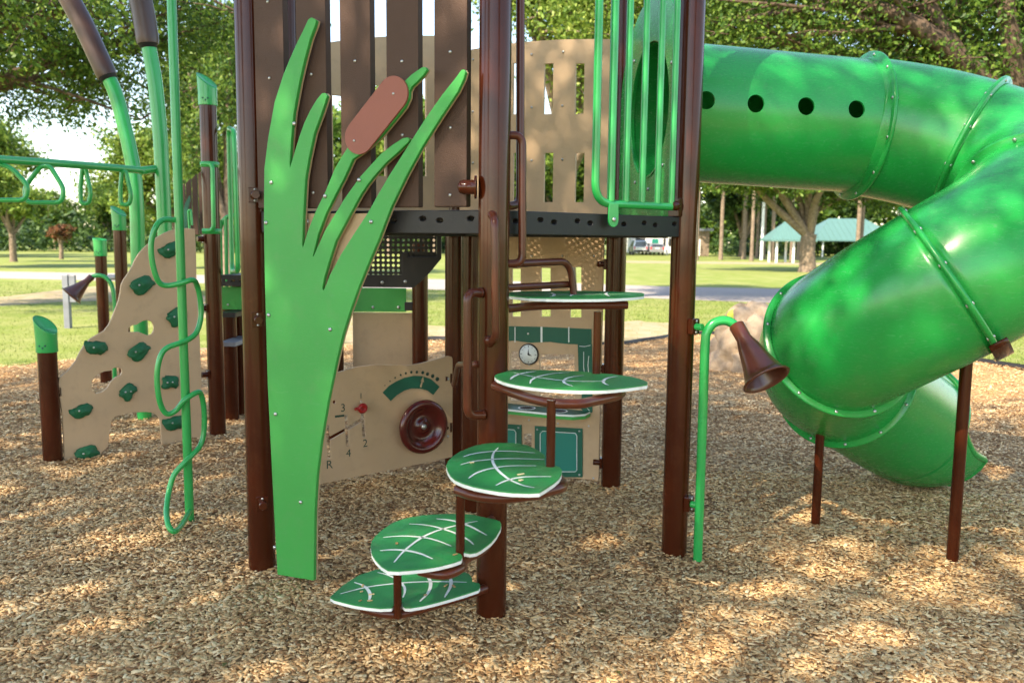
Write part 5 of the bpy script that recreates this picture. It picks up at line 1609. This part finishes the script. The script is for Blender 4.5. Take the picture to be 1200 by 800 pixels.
# far wood behind the tree line, one mass of foliage
rs = np.random.default_rng(5)
n = 90000
fx = rs.uniform(-170, 170, n); fy = 135 + rs.uniform(0, 22, n)
edge = np.where(fx < -20, 6.0, 11.5) + 3.0 * np.sin(fx * 0.11) + 2.0 * np.sin(fx * 0.31 + 1) + 1.2 * np.sin(fx * 0.83 + 2)
fz = rs.random(n) ** 0.8 * edge
cl = np.stack([fx, fy, fz], -1)
lv = leaf_verts(cl, n, 0.4, 0.55, rs)
o = np_mesh('distant_wood', lv, 4, [(0, 1, 2, 3)], 'leaves', (0, 135, 0))
tag(o, 'far wood closing the view beyond the lawn', 'wood', kind='stuff')
n = 36000
fx = rs.uniform(-130, 130, n); fy = 112 + rs.uniform(0, 9, n) - 22 * (fx < -20)
k = ~((fx > 12) & (fx < 27)); fx, fy = fx[k], fy[k]
ed_ = 2.4 + 1.3 * np.sin(fx * 0.35) + 0.8 * np.sin(fx * 0.9)
fz = rs.random(len(fx)) * np.maximum(ed_, 0.7)
cl = np.stack([fx, fy, fz], -1)
lv = leaf_verts(cl, len(fx) , 0.25, 0.30, rs)
o = np_mesh('undergrowth', lv, 4, [(0, 1, 2, 3)], 'leaves_dark', (0, 112, 0))
tag(o, 'low undergrowth at the foot of the far trees', 'undergrowth', kind='stuff')

# ================================================================== FAR BUILDINGS, SHELTERS, CARS
def px_x(px, Y): return at(px, 285, y=Y).x
# pale house with carport behind the cars
Yh_ = 128
hs_ = thing('house', 'pale house with a low grey roof behind the parked cars', 'house', (px_x(775, Yh_), Yh_, 0))
x0, x1 = px_x(738, Yh_), px_x(800, Yh_)
mb = MB(); mb.aabb((x0, Yh_, 0), (x1, Yh_ + 9, 3.0)); build('wall', mb, 'white', hs_)
mb = MB(); xm = (x0 + x1) / 2
mb.add([(x0 - .6, Yh_ - .6, 3.0), (x1 + .6, Yh_ - .6, 3.0), (x1 + .6, Yh_ + 9.6, 3.0), (x0 - .6, Yh_ + 9.6, 3.0), (xm - 2.5, Yh_ + 4, 4.9), (xm + 2.5, Yh_ + 4, 4.9)], [(0, 1, 5, 4), (1, 2, 5), (2, 3, 4, 5), (3, 0, 4), (3, 2, 1, 0)])
build('roof', mb, 'galv', hs_)
for wx in (0.2, 0.72):
    c = x0 + (x1 - x0) * wx
    mb = MB(); mb.aabb((c - .7, Yh_ - 0.04, 1.0), (c + .7, Yh_ - 0.002, 2.2)); build('window', mb, 'dark_hole', hs_)
mb = MB(); c = x0 + (x1 - x0) * 0.48; mb.aabb((c - .5, Yh_ - 0.04, 0.02), (c + .5, Yh_ - 0.003, 2.1)); build('door', mb, 'teal', hs_)
cp = thing('carport', 'open carport on white posts over the parked cars', 'carport', (px_x(762, 118), 118, 0))
for px in (741, 782, 799):
    x = px_x(px, 114); mb = MB(); mb.aabb((x - .15, 114, 0), (x + .15, 114.3, 3.0)); build('post', mb, 'white', cp)
mb = MB(); xa_, xb_ = px_x(737, 114), px_x(803, 114); mb.aabb((xa_, 113.6, 3.0), (xb_, 122, 3.25)); build('roof', mb, 'white', cp)
# brown shed at right of post C
sh = thing('shed', 'brown shed with a flat roof among the far trees right of the cars', 'shed', (px_x(818, 104), 104, 0))
x0, x1 = px_x(806, 104), px_x(831, 104)
mb = MB(); mb.aabb((x0, 104, 0), (x1, 109, 3.0)); build('wall', mb, 'bark', sh)
mb = MB(); mb.aabb((x0 - .4, 103.5, 3.0), (x1 + .4, 109.5, 3.3)); build('roof', mb, 'galv', sh)
mb = MB(); mb.aabb((x0 + 0.6, 103.96, 0.02), (x0 + 1.5, 103.997, 2.0)); build('door', mb, 'white', sh)
# cars, seen from behind
M['car_silver'] = mat('silver_car_paint', (0.55, 0.58, 0.62), 0.3, metal=0.4, coat=0.6)
M['car_grey'] = mat('grey_car_paint', (0.25, 0.25, 0.27), 0.3, metal=0.4, coat=0.6)
M['car_dark'] = mat('dark_blue_car_paint', (0.04, 0.055, 0.09), 0.3, metal=0.3, coat=0.6)
M['glass'] = mat('dark_car_glass', (0.02, 0.025, 0.03), 0.08, coat=0.5)
M['tail'] = mat('red_lens', (0.5, 0.02, 0.02), 0.3)
def car(label, px, Y, paint, low=False, yaw=0.0):
    x = px_x(px, Y); r = thing('parked_car', label, 'car', (x, Y, 0))
    hT = 1.45 if low else 1.8; W = 0.92
    prof = [(0.0, 0.45), (0.0, 0.98), (0.12, 1.05), (0.35 if low else 0.18, hT - 0.08), (0.9 if low else 0.5, hT), (2.4, hT), (3.2, 1.02), (4.4, 0.9), (4.6, 0.6), (4.5, 0.32), (0.1, 0.32)]
    mb = MB(); n_ = len(prof); vs = []
    for sx, k in ((-1, 1.0), (-0.86, 0), (0.86, 0), (1, 1.0)):
        for (yy_, zz) in prof:
            tuck = 0.14 * max(0, (zz - 1.0) / 0.8)
            vs.append((x + sx * (W - tuck) , Y + yy_ + (0.03 if abs(sx) == 1 else 0), zz - (0.05 if abs(sx) == 1 and zz > 1.2 else 0)))
    fs = []
    for s in range(3):
        for k in range(n_):
            l = (k + 1) % n_; fs.append((s * n_ + k, s * n_ + l, (s + 1) * n_ + l, (s + 1) * n_ + k))
    fs.append(tuple(range(n_))[::-1]); fs.append(tuple(range(3 * n_, 4 * n_)))
    mb.add(vs, fs); build('body', mb, paint, r, bevel=0.04)
    y3 = 0.16 if not low else 0.22
    mb = MB(); a = 0.68; z0_, z1_ = 1.08, hT - 0.14
    ya0 = Y + 0.10; ya1 = Y + (0.30 if low else 0.145)
    mb.add([(x - a - .06, ya0 - 0.02, z0_), (x + a + .06, ya0 - 0.02, z0_), (x + a - .06, ya1 - 0.02, z1_), (x - a + .06, ya1 - 0.02, z1_)], [(0, 1, 2, 3)])
    build('rear_window', mb, 'glass', r)
    for s in (-1, 1):
        mb = MB(); mb.add([(x + s * (W - 0.03), Y + 0.7, 1.08), (x + s * (W - 0.03), Y + 2.9, 1.08), (x + s * (W - 0.13), Y + 2.4, hT - 0.14), (x + s * (W - 0.13), Y + 0.8, hT - 0.14)], [(0, 1, 2, 3)])
        build('side_window', mb, 'glass', r)
        mb = MB(); mb.aabb((x + s * 0.76 - 0.09, Y - 0.03, 0.72), (x + s * 0.76 + 0.09, Y + 0.03, 1.02)); build('tail_light', mb, 'tail', r)
        for yw in (0.85, 3.6):
            mb = MB(); mb.lathe((x + s * (W - 0.2), Y + yw, 0.33), (s, 0, 0), [(0.0, 0), (0.33, 0.0), (0.33, 0.2), (0.19, 0.21), (0.19, 0.19), (0, 0.19)], 18)
            build('wheel', mb, 'dark_hole', r)
    mb = MB(); mb.aabb((x - 0.88, Y - 0.07, 0.38), (x + 0.88, Y + 0.02, 0.6)); build('bumper', mb, 'dark_hole' if not low else paint, r, bevel=0.02)
    mb = MB(); mb.aabb((x - 0.26, Y - 0.035, 0.78), (x + 0.26, Y - 0.004, 0.92)); build('number_plate', mb, 'white', r)
    return r
car('silver upright car parked at the left, seen from behind', 751, 108, 'car_silver')
car('grey low car parked right of the silver one', 770.5, 107, 'car_grey', True)
car('dark blue car parked furthest back between the silver and grey cars', 761, 116, 'car_dark', True)
# shelters with teal roofs
def shelter(label, Y, pxl, pxr, z_e, z_r, posts, zg=0.0, hip=0.3):
    x0, x1 = px_x(pxl, Y), px_x(pxr, Y); D_y = (x1 - x0) * 0.8
    r = thing('park_shelter', label, 'shelter', ((x0 + x1) / 2, Y, zg))
    mb = MB(); hx = (x1 - x0) * hip
    vs = [(x0, Y, z_e), (x1, Y, z_e), (x1, Y + D_y, z_e), (x0, Y + D_y, z_e), (x0 + hx, Y + D_y / 2, z_r), (x1 - hx, Y + D_y / 2, z_r)]
    mb.add(vs + [(a_, b_, c_ - 0.15) for a_, b_, c_ in vs[:4]], [(0, 1, 5, 4), (1, 2, 5), (2, 3, 4, 5), (3, 0, 4), (0, 6, 7, 1), (1, 7, 8, 2), (2, 8, 9, 3), (3, 9, 6, 0), (9, 8, 7, 6)])
    build('roof', mb, 'roof_teal', r)
    mb = MB()
    for k in range(1, 16):
        t = k / 16
        xe = x0 + (x1 - x0) * t; xr = min(max(xe, x0 + hx), x1 - hx); f = 1.0
        if xe < x0 + hx: f = (xe - x0) / hx
        if xe > x1 - hx: f = (x1 - xe) / hx
        mb.tube([(xe, Y - 0.02, z_e + 0.02), (xe, Y + D_y / 2 * f, z_e + (z_r - z_e) * f + 0.03)], 0.03, 4)
    o = build('roof_seams', mb, 'roof_teal', r)
    for px in posts:
        x = px_x(px, Y)
        for yy_ in (Y + 0.5, Y + D_y - 0.6):
            mb = MB(); mb.aabb((x - 0.08, yy_ - 0.08, zg - 0.1), (x + 0.08, yy_ + 0.08, z_e - 0.14)); build('post', mb, 'white', r)
    return r
shelter('large park shelter with a teal hipped roof on white posts, behind the slide', 108, 953, 1062, 2.1, 4.9, (966, 1010, 1052))
shelter('small park shelter with a teal roof left of the forked oak', 74, 903, 958, 1.95, 3.5, (912.5, 932.5, 952), hip=0.4)
# poles
for px, Y, h, r_, lb in ((893, 86, 9.0, 0.16, 'tall pale utility pole left of the small shelter'), (927.5, 80, 6.0, 0.13, 'thin brown pole beside the small shelter')):
    x = px_x(px, Y); mb = MB(); mb.tube([(x, Y, -0.1), (x, Y, h)], [r_, r_ * 0.8], 12)
    t_ = thing('utility_pole', lb, 'pole', (x, Y, 0)); build('pole_shaft', mb, 'white' if px < 900 else 'bark', t_)
    mb = MB(); mb.aabb((x - 0.9, Y - 0.08, h - 0.9), (x + 0.9, Y - 0.02, h - 0.75)) if px < 900 else mb.aabb((x - 0.2, Y - .2, h), (x + .2, Y + .2, h + 0.1))
    build('cross_arm' if px < 900 else 'pole_top', mb, 'bark', t_)
